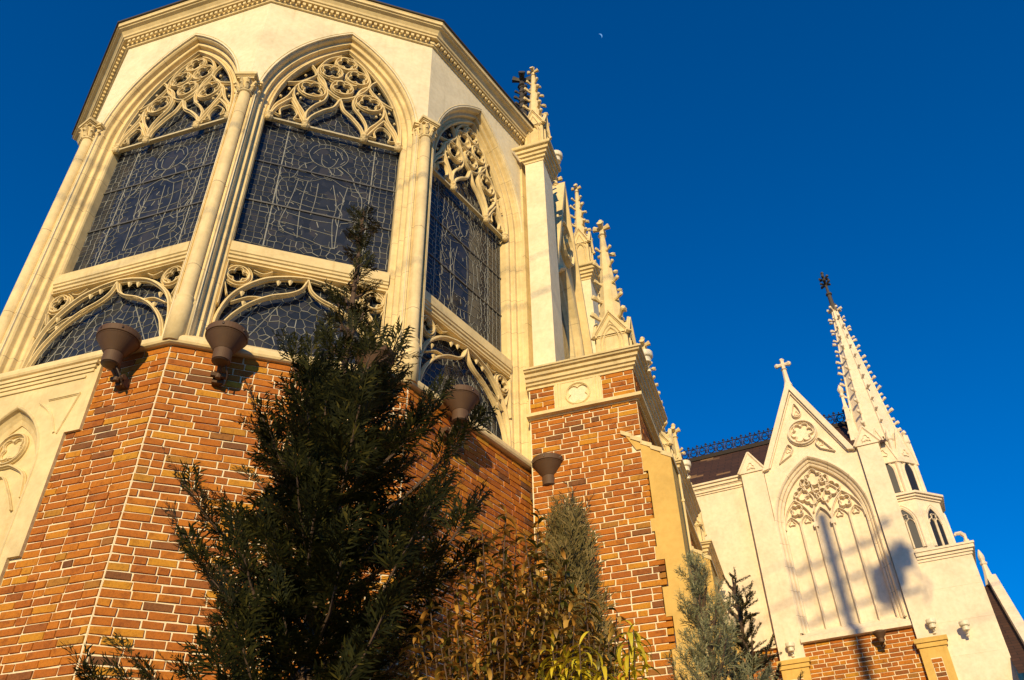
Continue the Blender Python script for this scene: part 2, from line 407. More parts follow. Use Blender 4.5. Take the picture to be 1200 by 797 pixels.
# upper walls
mb = MB()
for F, W, sd_ in faces:
    e = W / 2 - HW - .18; zc_ = 11.60
    prism(mb, F, [(e, ZSILL)] + arch(W / 2, HW, ZS, RISE, .17, ZSILL) + [(W - e, ZSILL), (W - e, zc_), (W, zc_), (W, ZC + .28), (0, ZC + .28), (0, zc_), (e, zc_)], -.42, 0)
    for ua, ub in ((0, e), (W - e, W)): box(mb, F, ua, ub, -.42, -.125, ZSILL, zc_ - .001)
prism(mb, F0, [(0, ZSILL), (W0, ZSILL), (W0, ZC + .28), (0, ZC + .28)], -.42, 0)
mb.build('upper_wall', M['stucco'], apse)
# cornice with mitred corners
mb = MB()
prof = [(0, ZC - .005), (.03, ZC), (.035, ZC + .025), (.05, ZC + .03), (.05, ZC + .10), (.115, ZC + .105), (.12, ZC + .135), (.14, ZC + .145), (.15, ZC + .18), (.185, ZC + .225), (.235, ZC + .245), (.24, ZC + .265), (.265, ZC + .27), (.265, ZC + .32), (.27, ZC + .325), (.27, ZC + .345), (-.3, ZC + .345), (-.3, ZC - .005)]
for F, W in ((F0, W0), (F1, W1), (F2, W2)): cross_extrude(mb, F, prof, 0, W, -HALF, HALF)
cross_extrude(mb, F3, prof, 0, W3 + .02, -HALF, 0)
cor = mb.build('cornice', M['stone'], apse)
mb = MB()
for F, W in ((F0, W0), (F1, W1), (F2, W2), (F3, W3)):
    nden = int(W / .084)
    for i in range(nden):
        u = .03 + (W - .06) * i / nden
        box(mb, F, u, u + .045, .045, .095, ZC + .040, ZC + .097)
mb.build('dentils', M['stone'], cor)
mb = MB()
for F, W in ((F0, W0), (F1, W1), (F2, W2), (F3, W3)): cross_extrude(mb, F, [(.27, ZC + .349), (.295, ZC + .352), (.30, ZC + .375), (-.25, ZC + .46), (-.25, ZC + .349)], 0, W, -HALF, HALF)
mb.build('gutter', M['finial'], cor)
# roof behind the cornice
mb = MB(); apex = (-3.61, 10.91, 16.2)
ring = [F0.p(0, .2, ZC + .40), F1.p(0, .2, ZC + .40), F2.p(0, .2, ZC + .40), F3.p(0, .2, ZC + .40), F3.p(W3, .2, ZC + .40)]
for a, b in zip(ring, ring[1:]): mb.add([a, b, apex], [(0, 1, 2)], 0, [[(0, 0), (2.5, 0), (1.25, 4.5)]])
rf = mb.build('roof', M['roof'], apse)
mb = MB(); q = Vector((-2.94, 10.05, 16.0)); tube(mb, [q, q + Vector((0, 0, 3.0)), q + Vector((0, 0, 3.3))], [.10, .05, .03], 8)
fleuron(mb, q + Vector((0, 0, 3.15)), .5); mb.build('ridge_finial', M['finial'], rf)

# brick base
def span_full(W): return lambda z: [(.006, W - .006)]
def panel_right(z): return 1.725 if z > 6.22 else (1.56 if z > 5.36 else (1.72 if z > 5.05 and False else (1.50 if z > 4.9 else 1.42)))
def quoin(z):
    k = int((7.09 - z) / .43)
    return 1.725 if z > 6.22 else (1.545 if z > 4.92 else (1.415 if z > 4.0 else 1.55))
PC = .80      # centre of the blind stone panel on the left face
BR = []
for F, W, sd_, sp in ((F1, W1, 3, lambda z: [(.006, 2 * PC - quoin(z)), (quoin(z), W1 - .006)]), (F2, W2, 4, span_full(W2)), (F3, W3, 5, span_full(W3)), (F0, W0, 6, span_full(W0))):
    mb = MB(); bricks(mb, F, ZB, .05 if F is not F0 else 5.5, sp, 0, seed=sd_)
    for ua, ub in (((0, .185), (1.41, W)) if F is F1 else ((0, W),)): sheet(mb, F, [(ua, 0), (ub, 0), (ub, ZB + .04), (ua, ZB + .04)], -.0115, 1)
    BR.append(mb.build('brick_wall', [M['brick'], M['mortar']], apse))
# sill ledge (one continuous band with mitred corners)
mb = MB()
sp_ = [(-.42, ZB), (.035, ZB), (.06, ZB + .012), (.072, ZB + .035), (.07, ZB + .075), (.05, ZB + .115), (.0, ZB + .16), (-.10, ZB + .245), (-.37, ZB + .42), (-.42, ZB + .42)]
for F, W in ((F0, W0), (F1, W1), (F2, W2)): cross_extrude(mb, F, sp_, 0, W, -HALF, HALF)
cross_extrude(mb, F3, sp_, 0, W3, -HALF, 0)
mb.build('sill_ledge', M['stone'], apse)

# blind stone panel on the left face
mb = MB()
pan = []
for z0, z1, e in ((6.22, ZB, 1.725), (4.92, 6.22, 1.545), (3.9, 4.92, 1.415), (0, 3.9, 1.55)): pan.append((z0, z1, e))
AR = lambda d, zb: arch(PC, .40, 6.02, .56, d, zb)
def half_at(z):
    cc_h = (.68 ** 2 - .38 ** 2) / (2 * .38); return .51 if z <= 5.85 else max(0, math.sqrt(max(0, (.38 + cc_h + .13) ** 2 - (z - 5.85) ** 2)) - cc_h)
for z0, z1, e in pan:
    zs_ = [z0] + [z for z in np.arange(5.85, 6.78, .05) if z0 < z < z1 and half_at(z) > 0] + ([z1] if z1 < 6.5 else [5.85 + math.sqrt((.38 + .4184 + .13) ** 2 - .4184 ** 2)])
    for sg in (-1, 1):
        inner = [(PC + sg * half_at(z), z) for z in zs_]
        poly = inner + ([(PC, z1)] if z1 > 6.5 else []) + [(PC + sg * (e - PC), z1), (PC + sg * (e - PC), z0)]
        prism(mb, F1, poly if sg < 0 else poly[::-1], -.12, .03)
box(mb, F1, PC - .53, PC + .53, -.20, -.11, 0, 6.72)
# stepped mouldings under the sill
for k, (zz, vv) in enumerate(((ZB - .035, .075), (ZB - .075, .06), (ZB - .115, .045))): box(mb, F1, -.1, 1.70 - .02 * k, .028, vv, zz - .035, zz)
box(mb, F1, .1, 1.58, .028, .045, ZB - .215, ZB - .19)
pn = mb.build('stone_panel', M['stone'], apse)
mb = MB()
arch_mould(mb, F1, PC, .38, 5.85, .68, [(0, -.115), (0, -.095), (.02, -.085), (.05, -.072), (.085, -.045), (.112, -.015), (.118, .022), (.128, .036), (.148, .04), (.156, .028)], 1.0)
rib(mb, F1, circ(PC, 6.24, .175, .175, 24), .035, .05, -.112, True); rib(mb, F1, foil(PC, 6.24, .14, 4, PI / 4), .03, .035, -.112, True)
for k in range(4): blob(mb, F1.p(PC + .10 * math.cos(k * PI / 2), -.095, 6.24 + .10 * math.sin(k * PI / 2)), .022, 6)
rib(mb, F1, spline([(PC - .37, 5.62), (PC - .30, 5.88), (PC - .10, 6.02), (PC, 6.03), (PC + .10, 6.02), (PC + .30, 5.88), (PC + .37, 5.62)]), .035, .05, -.112)
rib(mb, F1, spline([(PC - .30, 5.5), (PC - .16, 5.74), (PC, 5.92), (PC + .16, 5.74), (PC + .30, 5.5)]), .025, .04, -.112)
for s in (-1, 1):
    rib(mb, F1, [(PC + s * .78, 6.68), (PC + s * .40, 6.68)], .03, .02, .028)
    rib(mb, F1, spline([(PC + s * .30, 6.66), (PC + s * .48, 6.5), (PC + s * .62, 6.24)]), .03, .02, .028)
    rib(mb, F1, [(PC + s * .78, 6.68), (PC + s * .66, 6.22)], .018, .018, .028)
mb.build('blind_arch', M['stone'], pn)

# columns at the corners
def bis(Fa, Fb):
    v = Fa.n + Fb.n; return v / np.hypot(*v)
def column(K, Fa, Wa, Fb):
    o = bis(Fa, Fb); ang = math.atan2(o[1], o[0]) + PI / 2; FC = Fr(K, ang)
    c = (K[0] - o[0] * .015, K[1] - o[1] * .015, 0)
    root = MB(); zt = 11.40
    lathe(root, c, [(.105, ZSILL - .02), (.105, ZSILL + .52), (.09, ZSILL + .56), (.098, ZSILL + .58), (.098, ZSILL + .60), (.076, ZSILL + .625), (.073, zt)], 20)
    for F, u in ((Fa, Wa - .10), (Fb, .10)):
        p = F.p(u, -.045, 0)
        lathe(root, p, [(.058, ZSILL - .02), (.058, ZSILL + .50), (.05, ZSILL + .55), (.056, ZSILL + .575), (.036, ZSILL + .605), (.034, zt)], 12)
    col = root.build('column', M['shaft'], apse, smooth=False)
    for p in col.data.polygons: p.use_smooth = len(p.vertices) == 4
    cp = MB()
    lathe(cp, (c[0], c[1], zt), [(.08, -.02), (.092, -.01), (.092, .01), (.075, .02), (.082, .08), (.11, .17), (.12, .20)], 16)
    for k in range(8):
        a = ang + PI / 8 + k * PI / 4; d = Vector((math.cos(a), math.sin(a), 0))
        b0 = Vector((c[0], c[1], zt)) + d * .075
        tube(cp, [b0 + Vector((0, 0, .02)), b0 + d * .02 + Vector((0, 0, .07)), b0 + d * .055 + Vector((0, 0, .10)), b0 + d * .065 + Vector((0, 0, .075))], [.03, .032, .028, .018], 6)
        tube(cp, [b0 + Vector((0, 0, .10)), b0 + d * .035 + Vector((0, 0, .15)), b0 + d * .07 + Vector((0, 0, .185)), b0 + d * .07 + Vector((0, 0, .16))], [.025, .028, .026, .016], 6)
    for F, u, sg in ((Fa, Wa - .10, 1), (Fb, .10, -1)):
        p = F.p(u, -.045, zt)
        lathe(cp, p, [(.038, -.02), (.05, -.01), (.05, .005), (.04, .015), (.06, .13), (.07, .20)], 12)
        for k in range(6):
            a = k * PI / 3; d = Vector((math.cos(a), math.sin(a), 0)); b0 = Vector(p) + d * .04
            tube(cp, [b0 + Vector((0, 0, .03)), b0 + d * .02 + Vector((0, 0, .1)), b0 + d * .045 + Vector((0, 0, .13)), b0 + d * .05 + Vector((0, 0, .10))], [.022, .024, .022, .014], 5)
        box(cp, F, u - .08, u + .08, -.12, .035, zt + .195, zt + .225); box(cp, F, u - .095, u + .095, -.12, .055, zt + .2255, zt + .265)
    box(cp, FC, -.115, .115, -.12, .10, zt + .2, zt + .232); box(cp, FC, -.128, .128, -.12, .115, zt + .2325, zt + .25); box(cp, FC, -.145, .145, -.12, .132, zt + .2505, zt + .298)
    cp.build('capital', M['stone'], col)
column(K0, F0, W0, F1); column(K1, F1, W1, F2); column(K2, F2, W2, F3)
# right end respond of the third face: half jamb
mb = MB(); box(mb, F3, W3 - .18, W3 + .10, -.2, .03, ZSILL, ZC); mb.build('jamb_strip', M['shaft'], apse)

# windows -----------------------------------------------------------
VG = -.33
def clip_arch(c, hw, x, z):
    if abs(x - c) > hw: return False
    if z <= ZS: return True
    cc = (RISE * RISE - hw * hw) / (2 * hw); d = abs(x - c) + cc
    return d * d + (z - ZS) ** 2 < (hw + cc) ** 2
FIG = [  # figure lines in the lower part of the big lights, metres from the centre line and above the transom
    [(-.28, 1.83), (-.23, 2.0), (-.05, 2.09), (.14, 2.06), (.24, 1.88), (.16, 1.7), (-.02, 1.62), (-.2, 1.68), (-.28, 1.83)],
    [(-.21, 1.84), (-.15, 1.97), (-.02, 2.02), (.1, 1.98), (.17, 1.85)],
    [(-.12, 1.86), (-.08, 1.68), (.0, 1.62), (.08, 1.7), (.1, 1.86)],
    [(-.2, 1.68), (-.34, 1.55), (-.42, 1.3), (-.56, 1.22), (-.6, 1.0), (-.56, .75), (-.5, .62)],
    [(.16, 1.7), (.32, 1.55), (.40, 1.32), (.5, 1.2), (.52, 1.0), (.48, .75), (.42, .55)],
    [(-.34, 1.28), (-.38, 1.0), (-.42, .72), (-.46, .42), (-.4, .3)],
    [(-.22, 1.28), (-.26, .95), (-.24, .6), (-.22, .22)], [(-.08, 1.27), (-.1, .95), (-.11, .66)],
    [(.12, 1.30), (.18, .9), (.17, .6), (.22, .16)], [(.3, 1.32), (.26, .95), (.25, .6), (.24, .16)],
    [(-.46, .3), (-.3, .26), (-.1, .22), (.1, .16), (.24, .16)], [(-.42, 1.3), (-.2, 1.28), (.02, 1.42), (.25, 1.32), (.40, 1.32)],
    [(-.14, 1.6), (-.2, 1.45), (-.05, 1.38), (.05, 1.5), (.0, 1.62)], [(.02, 1.55), (.12, 1.5), (.2, 1.58), (.12, 1.66)],
    [(-.36, 1.08), (-.1, 1.02), (.2, 1.04)], [(-.4, .84), (-.1, .8), (.2, .82)], [(-.42, .62), (-.1, .58), (.18, .6)], [(-.44, .44), (-.2, .42), (.2, .38)],
    [(.2, 1.2), (.27, 1.05), (.2, .92), (.27, .8), (.2, .68), (.26, .55)],
]
def leads(F, W, seed, z0, z1, upper):
    rg = random.Random(seed); c = W / 2; mb = MB()
    segs = []
    def seg(a, b, w=.010):
        for q in (a, b):
            if not (clip_arch(c, HW - .01, q[0], q[1]) and z0 <= q[1] <= z1): return
        segs.append((a, b, w))
    body = lambda x, z: upper and abs(x) < (.40 if z < 1.25 else .30) and .20 < z < 2.05 and rg.random() < .8
    pts = []
    st = .092 if upper else .105
    zz = z0 - .3
    while zz < z1 + .3:
        xx = -1.25
        while xx < 1.25:
            ax = abs(xx)
            jt = .12 if ax > .62 else .38
            pts.append((c + xx + rg.uniform(-jt, jt) * st, zz + rg.uniform(-jt, jt) * st)); xx += st
        zz += st
    # voronoi edges through delaunay
    vv, ed, fc, *_ = geometry.delaunay_2d_cdt([Vector(p) for p in pts], [], [], 0, 1e-6)
    def cc_(f):
        a, b, d = [vv[i] for i in f]
        D = 2 * (a.x * (b.y - d.y) + b.x * (d.y - a.y) + d.x * (a.y - b.y))
        if abs(D) < 1e-9: return None
        s = [p.x ** 2 + p.y ** 2 for p in (a, b, d)]
        return ((s[0] * (b.y - d.y) + s[1] * (d.y - a.y) + s[2] * (a.y - b.y)) / D, (s[0] * (d.x - b.x) + s[1] * (a.x - d.x) + s[2] * (b.x - a.x)) / D)
    C_ = [cc_(f) for f in fc]; em = {}
    for i, f in enumerate(fc):
        for k in range(len(f)):
            e = tuple(sorted((f[k], f[(k + 1) % len(f)]))); em.setdefault(e, []).append(i)
    for e, fl in em.items():
        if len(fl) == 2 and C_[fl[0]] and C_[fl[1]]:
            a, b = C_[fl[0]], C_[fl[1]]
            if math.hypot(a[0] - b[0], a[1] - b[1]) > .5: continue
            m_ = ((a[0] + b[0]) / 2 - c, (a[1] + b[1]) / 2 - z0)
            if body(*m_): continue
            seg(a, b, .0062 if rg.random() < .8 else .0105)
    if upper:
        mir = rg.choice((1, -1)) if seed != 12 else 1
        for ln in FIG:
            q = spline([(c + mir * x + rg.uniform(-.015, .015), z0 + .04 + z) for x, z in ln], 5)
            for a, b in zip(q, q[1:]): seg(tuple(a), tuple(b), .0095)
        for x in (-.60, .60):
            for a in range(24): seg((c + x, z0 + .02 + a * .1), (c + x, z0 + .02 + (a + 1) * .1), .016)
    else:
        for s in (-1, 1):
            for k in range(3): 
                for a in range(8): seg((c + s * (.25 + .2 * k + .05 * a), z0 + .9 - .1 * a), (c + s * (.25 + .2 * k + .05 * (a + 1)), z0 + .9 - .1 * (a + 1)), .011)
    for a, b, wd in segs:
        t = np.array(b) - np.array(a); L = math.hypot(*t)
        if L < 1e-4: continue
        t /= L; nn = np.array([-t[1], t[0]]) * wd / 2; a = np.array(a) - t * wd * .3; b = np.array(b) + t * wd * .3
        q = [a + nn, a - nn, b - nn, b + nn]
        mb.add([F.p(x, VG + .004, z) for x, z in q] + [F.p(a[0], VG + .0075, a[1]), F.p(b[0], VG + .0075, b[1])], [(0, 4, 5, 3), (4, 1, 2, 5)])
    return mb
def pane(F, W, z0, z1):
    mb = MB(); c = W / 2
    a = arch(c, HW + .01, ZS, RISE, 0, z0); a = [(u, min(z, z1)) for u, z in a]
    sheet(mb, F, a if z1 > ZS + RISE else [(c - HW - .01, z0), (c + HW + .01, z0), (c + HW + .01, z1), (c - HW - .01, z1)], VG)
    return mb
def tracery(F, W, k=.90, z0=11.30):
    mb = MB(); c = W / 2; P = lambda pts, s=1: [(c + s * x * k, z0 + y * k) for x, y in pts]
    v0 = -.245; w_, d_ = .042, .058
    for s in (-1, 1):
        def rb(pts, w=w_, d=d_, n=8, vv=v0): rib(mb, F, spline(P(pts, s), n), w, d, vv)
        rb([(.45, 0), (.40, .22), (.24, .44), (.08, .60), (0, .84)], .052)                    # big ogee
        rb([(1.0, 0), (.95, .30), (.80, .58), (.70, .90), (.55, 1.12), (.43, 1.32), (.42, 1.52), (.30, 1.80), (.10, 1.98)])   # outer flowing rib
        rb([(.45, 0), (.47, .30), (.38, .52), (.24, .72), (.22, .95), (.36, 1.18), (.43, 1.34)])
        rb([(.45, 0), (.50, .26), (.62, .46), (.71, .66), (.72, .85)])
        rb([(0, .84), (.12, .90), (.24, 1.02), (.30, 1.2), (.42, 1.34)], .05)
        rb([(.85, .92), (.66, 1.02), (.50, 1.20)], .045)
        rb([(.53, 1.52), (.46, 1.42), (.43, 1.32)], .045)
        rb([(.02, 1.32), (.14, 1.26), (.22, 1.28)], .04); rb([(.0, 1.64), (.1, 1.70), (.2, 1.70)], .04)
        # small trefoiled arch at the side
        rb([(1.0, 0), (.93, .24), (.84, .40), (.73, .56)], .045); rb([(.45, 0), (.55, .22), (.63, .38), (.73, .56)], .045)
        rb([(.93, .12), (.84, .10), (.86, .24), (.76, .36), (.72, .38), (.65, .34), (.60, .22), (.63, .10), (.53, .10)], .026, .05, 5)
        # mouchette quatrefoil
        rib(mb, F, P([(x, y) for x, y in circ(.46, .91, .215, .19)], s), .036, .06, v0, True)
        rib(mb, F, P(foil(.46, .91, .178, 4, .5), s), .03, .055, v0, True)
        rib(mb, F, P(circ(.215, 1.49, .185, .17), s), .036, .06, v0, True); rib(mb, F, P(foil(.215, 1.49, .165, 4, .6), s), .03, .055, v0, True)
        for q in ((.66, .70), (.60, .62), (.30, .66), (.80, .78), (.60, 1.22), (.9, .55)): # small cusps
            x, z = P([q], s)[0]; blob(mb, F.p(x, v0 + .04, z), .022, 5)
    for y in (1.135, 1.80): rib(mb, F, P(circ(0, y, .175, .165)), .036, .06, v0, True); rib(mb, F, P(foil(0, y, .157, 4, .4)), .036, .06, v0, True)
    rib(mb, F, arch(c, HW - .02, ZS, RISE, 0, z0, 14), .05, .09, v0)
    for x in (-1.0, -.45, .45, 1.0):
        q = F.p(c + x * k, -.205, z0 - .015); blob(mb, q, .055, 8); lathe(mb, (q[0], q[1], q[2] + .05), [(.045, -.01), (.06, .01), (.045, .03), (.03, .07)], 8)
        for a in range(6): blob(mb, (q[0] + .045 * math.cos(a * PI / 3), q[1] + .045 * math.sin(a * PI / 3), q[2] + .012), .02, 5)
    return mb
def lower_tracery(F, W):
    mb = MB(); c = W / 2; v0 = -.26; zt = 8.60
    for s in (-1, 1):
        P = lambda pts: [(c + s * x, z) for x, z in pts]
        rib(mb, F, spline(P([(.93, 7.42), (.90, 7.80), (.78, 8.12), (.52, 8.38), (.25, 8.49), (0, 8.53)])), .052, .075, v0)
        rib(mb, F, spline(P([(.90, 7.40), (.80, 7.72), (.62, 7.98), (.40, 8.16), (.18, 8.26), (.06, 8.36), (0, 8.52)])), .040, .065, v0)
        rib(mb, F, spline(P([(.80, 7.98), (.62, 8.10), (.45, 8.13), (.3, 8.2)])), .028, .05, v0)
        rib(mb, F, circ(c + s * .79, 8.40, .125, .125), .034, .06, v0, True); rib(mb, F, foil(c + s * .79, 8.40, .115), .026, .05, v0, True)
        rib(mb, F, circ(c + s * .79, 8.40, .16, .16), .018, .045, v0, True)
        rib(mb, F, P([(.93, 7.9), (.93, 8.56)]), .03, .09, v0); rib(mb, F, P([(.93, 8.555), (0, 8.555)]), .035, .09, v0)
        rib(mb, F, spline(P([(.63, 8.50), (.52, 8.47), (.42, 8.53)])), .025, .06, v0); rib(mb, F, P([(.92, 8.27), (.86, 8.08)]), .025, .06, v0)
        for q in ((.70, 8.12), (.33, 8.38), (.66, 7.98), (.2, 8.42)):
            lathe(mb, F.p(c + s * q[0], v0 + .05, q[1]), [(.03, .02), (.02, -.01), (.004, -.04)], 5)
    return mb
MPROF = [(0, -.40), (0, -.225), (.006, -.205), (.016, -.195), (.024, -.185), (.068, -.185), (.074, -.175), (.076, -.125), (.082, -.115), (.130, -.115), (.136, -.105), (.138, -.055), (.144, -.045), (.150, -.035), (.160, -.03), (.176, -.018), (.186, -.005), (.198, .006), (.205, .004), (.207, -.13)]
for F, W, sd_ in faces:
    mb = MB(); arch_mould(mb, F, W / 2, HW, ZS, RISE, MPROF, ZSILL + .0, 16)
    win = mb.build('window', M['jointed'], apse)
    pane(F, W, ZSILL, 14).build('glass_pane', M['glass'], win)
    leads(F, W, sd_, 9.02, 13.3, True).build('leading', M['lead'], win)
    leads(F, W, sd_ + 20, 7.3, 8.62, False).build('leading', M['lead'], win)
    tracery(F, W).build('tracery', M['stone'], win)
    lower_tracery(F, W).build('lower_tracery', M['stone'], win)
    mb = MB(); c = W / 2
    cross_extrude(mb, F, [(-.36, 9.02), (-.165, 8.86), (-.15, 8.845), (-.15, 8.70), (-.165, 8.69), (-.165, 8.66), (-.185, 8.65), (-.185, 8.615), (-.21, 8.605), (-.21, 8.575), (-.36, 8.575)], c - HW - .004, c + HW + .004)
    mb.build('transom', M['stone'], win)
    mb = MB()
    box(mb, F, c - HW, c + HW, VG + .06, VG + .12, 11.285, 11.315)
    mb.build('glazing_bar', M['goldbar'], win)
    mb = MB()
    for zz in (9.75, 10.5): box(mb, F, c - HW, c + HW, VG + .002, VG + .016, zz, zz + .022)
    mb.build('saddle_bar', M['bar'], win)

# ------------------------------------------------------------------ nave
AN = R(18.0); ON = np.array([0.21, 9.518])
FN = Fr(ON, -AN)                                             # u to the right, v outward towards the camera
FS = Fr(ON, PI / 2 - AN)                                     # side wall frame: u = distance away, v = outward to the right
nave = thing('chapel_nave', 'cream nave wall behind the apse with stepped brick buttresses and crocketed pinnacles', 'chapel', (ON[0], ON[1], 0))
BAY = 3.15; NB = 3
mb = MB()
box(mb, FS, .35, 9.4, -.5, 0, 0, 12.7)
mb.build('nave_wall', M['stucco'], nave)
mb = MB()
box(mb, FS, .3, 9.4, -.6, .06, 12.7, 12.82); box(mb, FS, .3, 9.4, -.6, .14, 12.8205, 12.95)
mb.build('eaves_cornice', M['stone'], nave)
mb = MB()
pr = [FS.p(.0, -.3, 12.96), FS.p(9.4, -.3, 12.96), FS.p(9.4, -3.9, 16.0), FS.p(0, -3.9, 16.0)]
mb.add(pr, [(0, 1, 2, 3)], 0, [[(0, 0), (9, 0), (9, 4.7), (0, 4.7)]])
mb.build('roof', M['roof'], nave)
mb = MB(); q = Vector((.36, 11.49, 17.0)); tube(mb, [q - Vector((0, 0, 4.2)), q, q + Vector((0, 0, 1.0))], [.13, .10, .05], 8)
for k in range(4):
    lathe(mb, q + Vector((0, 0, .12 + .22 * k)), [(.08, -.03), (.13 - .015 * k, 0), (.08, .03)], 8)
    for a in range(4): crocket(mb, q + Vector((0, 0, .05 + .22 * k)) + Vector((.06 * math.cos(a * PI / 2 + .4), .06 * math.sin(a * PI / 2 + .4), 0)), (math.cos(a * PI / 2 + .4), math.sin(a * PI / 2 + .4), 0), .15)
fleuron(mb, q + Vector((0, 0, .92)), .55); mb.build('roof_finial', M['finial'], nave)
def pinnacle(w, hb_, ga, sp, ncro, finial=.30):
    """square pinnacle at the local origin: shaft, four gablets, crocketed spire, fleuron"""
    mb = MB(); L = WORLD; h = w / 2
    box(mb, L, -h, h, -h, h, 0, hb_)
    for k in range(4):
        Fk = Fr((0, 0), k * PI / 2)
        prism(mb, Fk, [(-h - .03, hb_ - .02), (h + .03, hb_ - .02), (h + .03, hb_ + .01), (0, hb_ + ga), (-h - .03, hb_ + .01)], h - .02, h + .012)
        rib(mb, Fk, [(-h - .05, hb_ - .03), (0, hb_ + ga + .03)], .05, .05, h); rib(mb, Fk, [(h + .05, hb_ - .03), (0, hb_ + ga + .03)], .05, .05, h)
        rib(mb, Fk, [(-h * .72, hb_ - .04), (0, hb_ + ga * .66)], .02, .02, h + .012); rib(mb, Fk, [(h * .72, hb_ - .04), (0, hb_ + ga * .66)], .02, .02, h + .012)
        rib(mb, Fk, arch(0, h * .5, hb_ * .78, h * .95, 0, .03, 5), .026, .022, h + .010); rib(mb, Fk, arch(0, h * .72, hb_ * .74, h * 1.3, 0, .03, 5), .018, .018, h + .010)
        
        pass
        for s in (-1, 1): mb.add([Fk.p(s * (h + .03), h, hb_), Fk.p(0, h, hb_ + ga), Fk.p(0, 0, hb_ + ga), Fk.p(s * (h + .03), 0, hb_)], [(0, 1, 2, 3)])
    z0 = hb_ + ga * .25; hs_ = h * .78; zt = hb_ + sp
    lathe(mb, (0, 0, 0), [(hs_ * 1.3, z0), (hs_ * 1.12, z0 + .12), (.035, zt)], 8, PI / 8)
    cr = MB()
    for e in range(4):
        a = PI / 4 + e * PI / 2; d = Vector((math.cos(a), math.sin(a), 0))
        for i in range(ncro):
            f = (i + .35) / ncro; z = z0 + .15 + f * (zt - z0 - .3); rr_ = (hs_ * 1.12 * .924 * max(0, 1 - (z - z0 - .12) / (zt - z0 - .12)) + .030)
            crocket(cr, d * rr_ + Vector((0, 0, z)), d, .135 * (1.05 - .25 * f))
    fleuron(cr, (0, 0, zt - .05), finial)
    return mb, cr
def put_pinnacle(args, parent, loc, rz, mat):
    a, b = pinnacle(*args); o = a.build('pinnacle', mat, parent, org=(0, 0, 0), loc=Vector(loc) - ORG[parent.name], rotz=rz)
    c = b.build('crockets', mat, o, org=(0, 0, 0)); return o
def set_rel(o, parent, P): o.location = Vector(P) - ORG[parent.name]

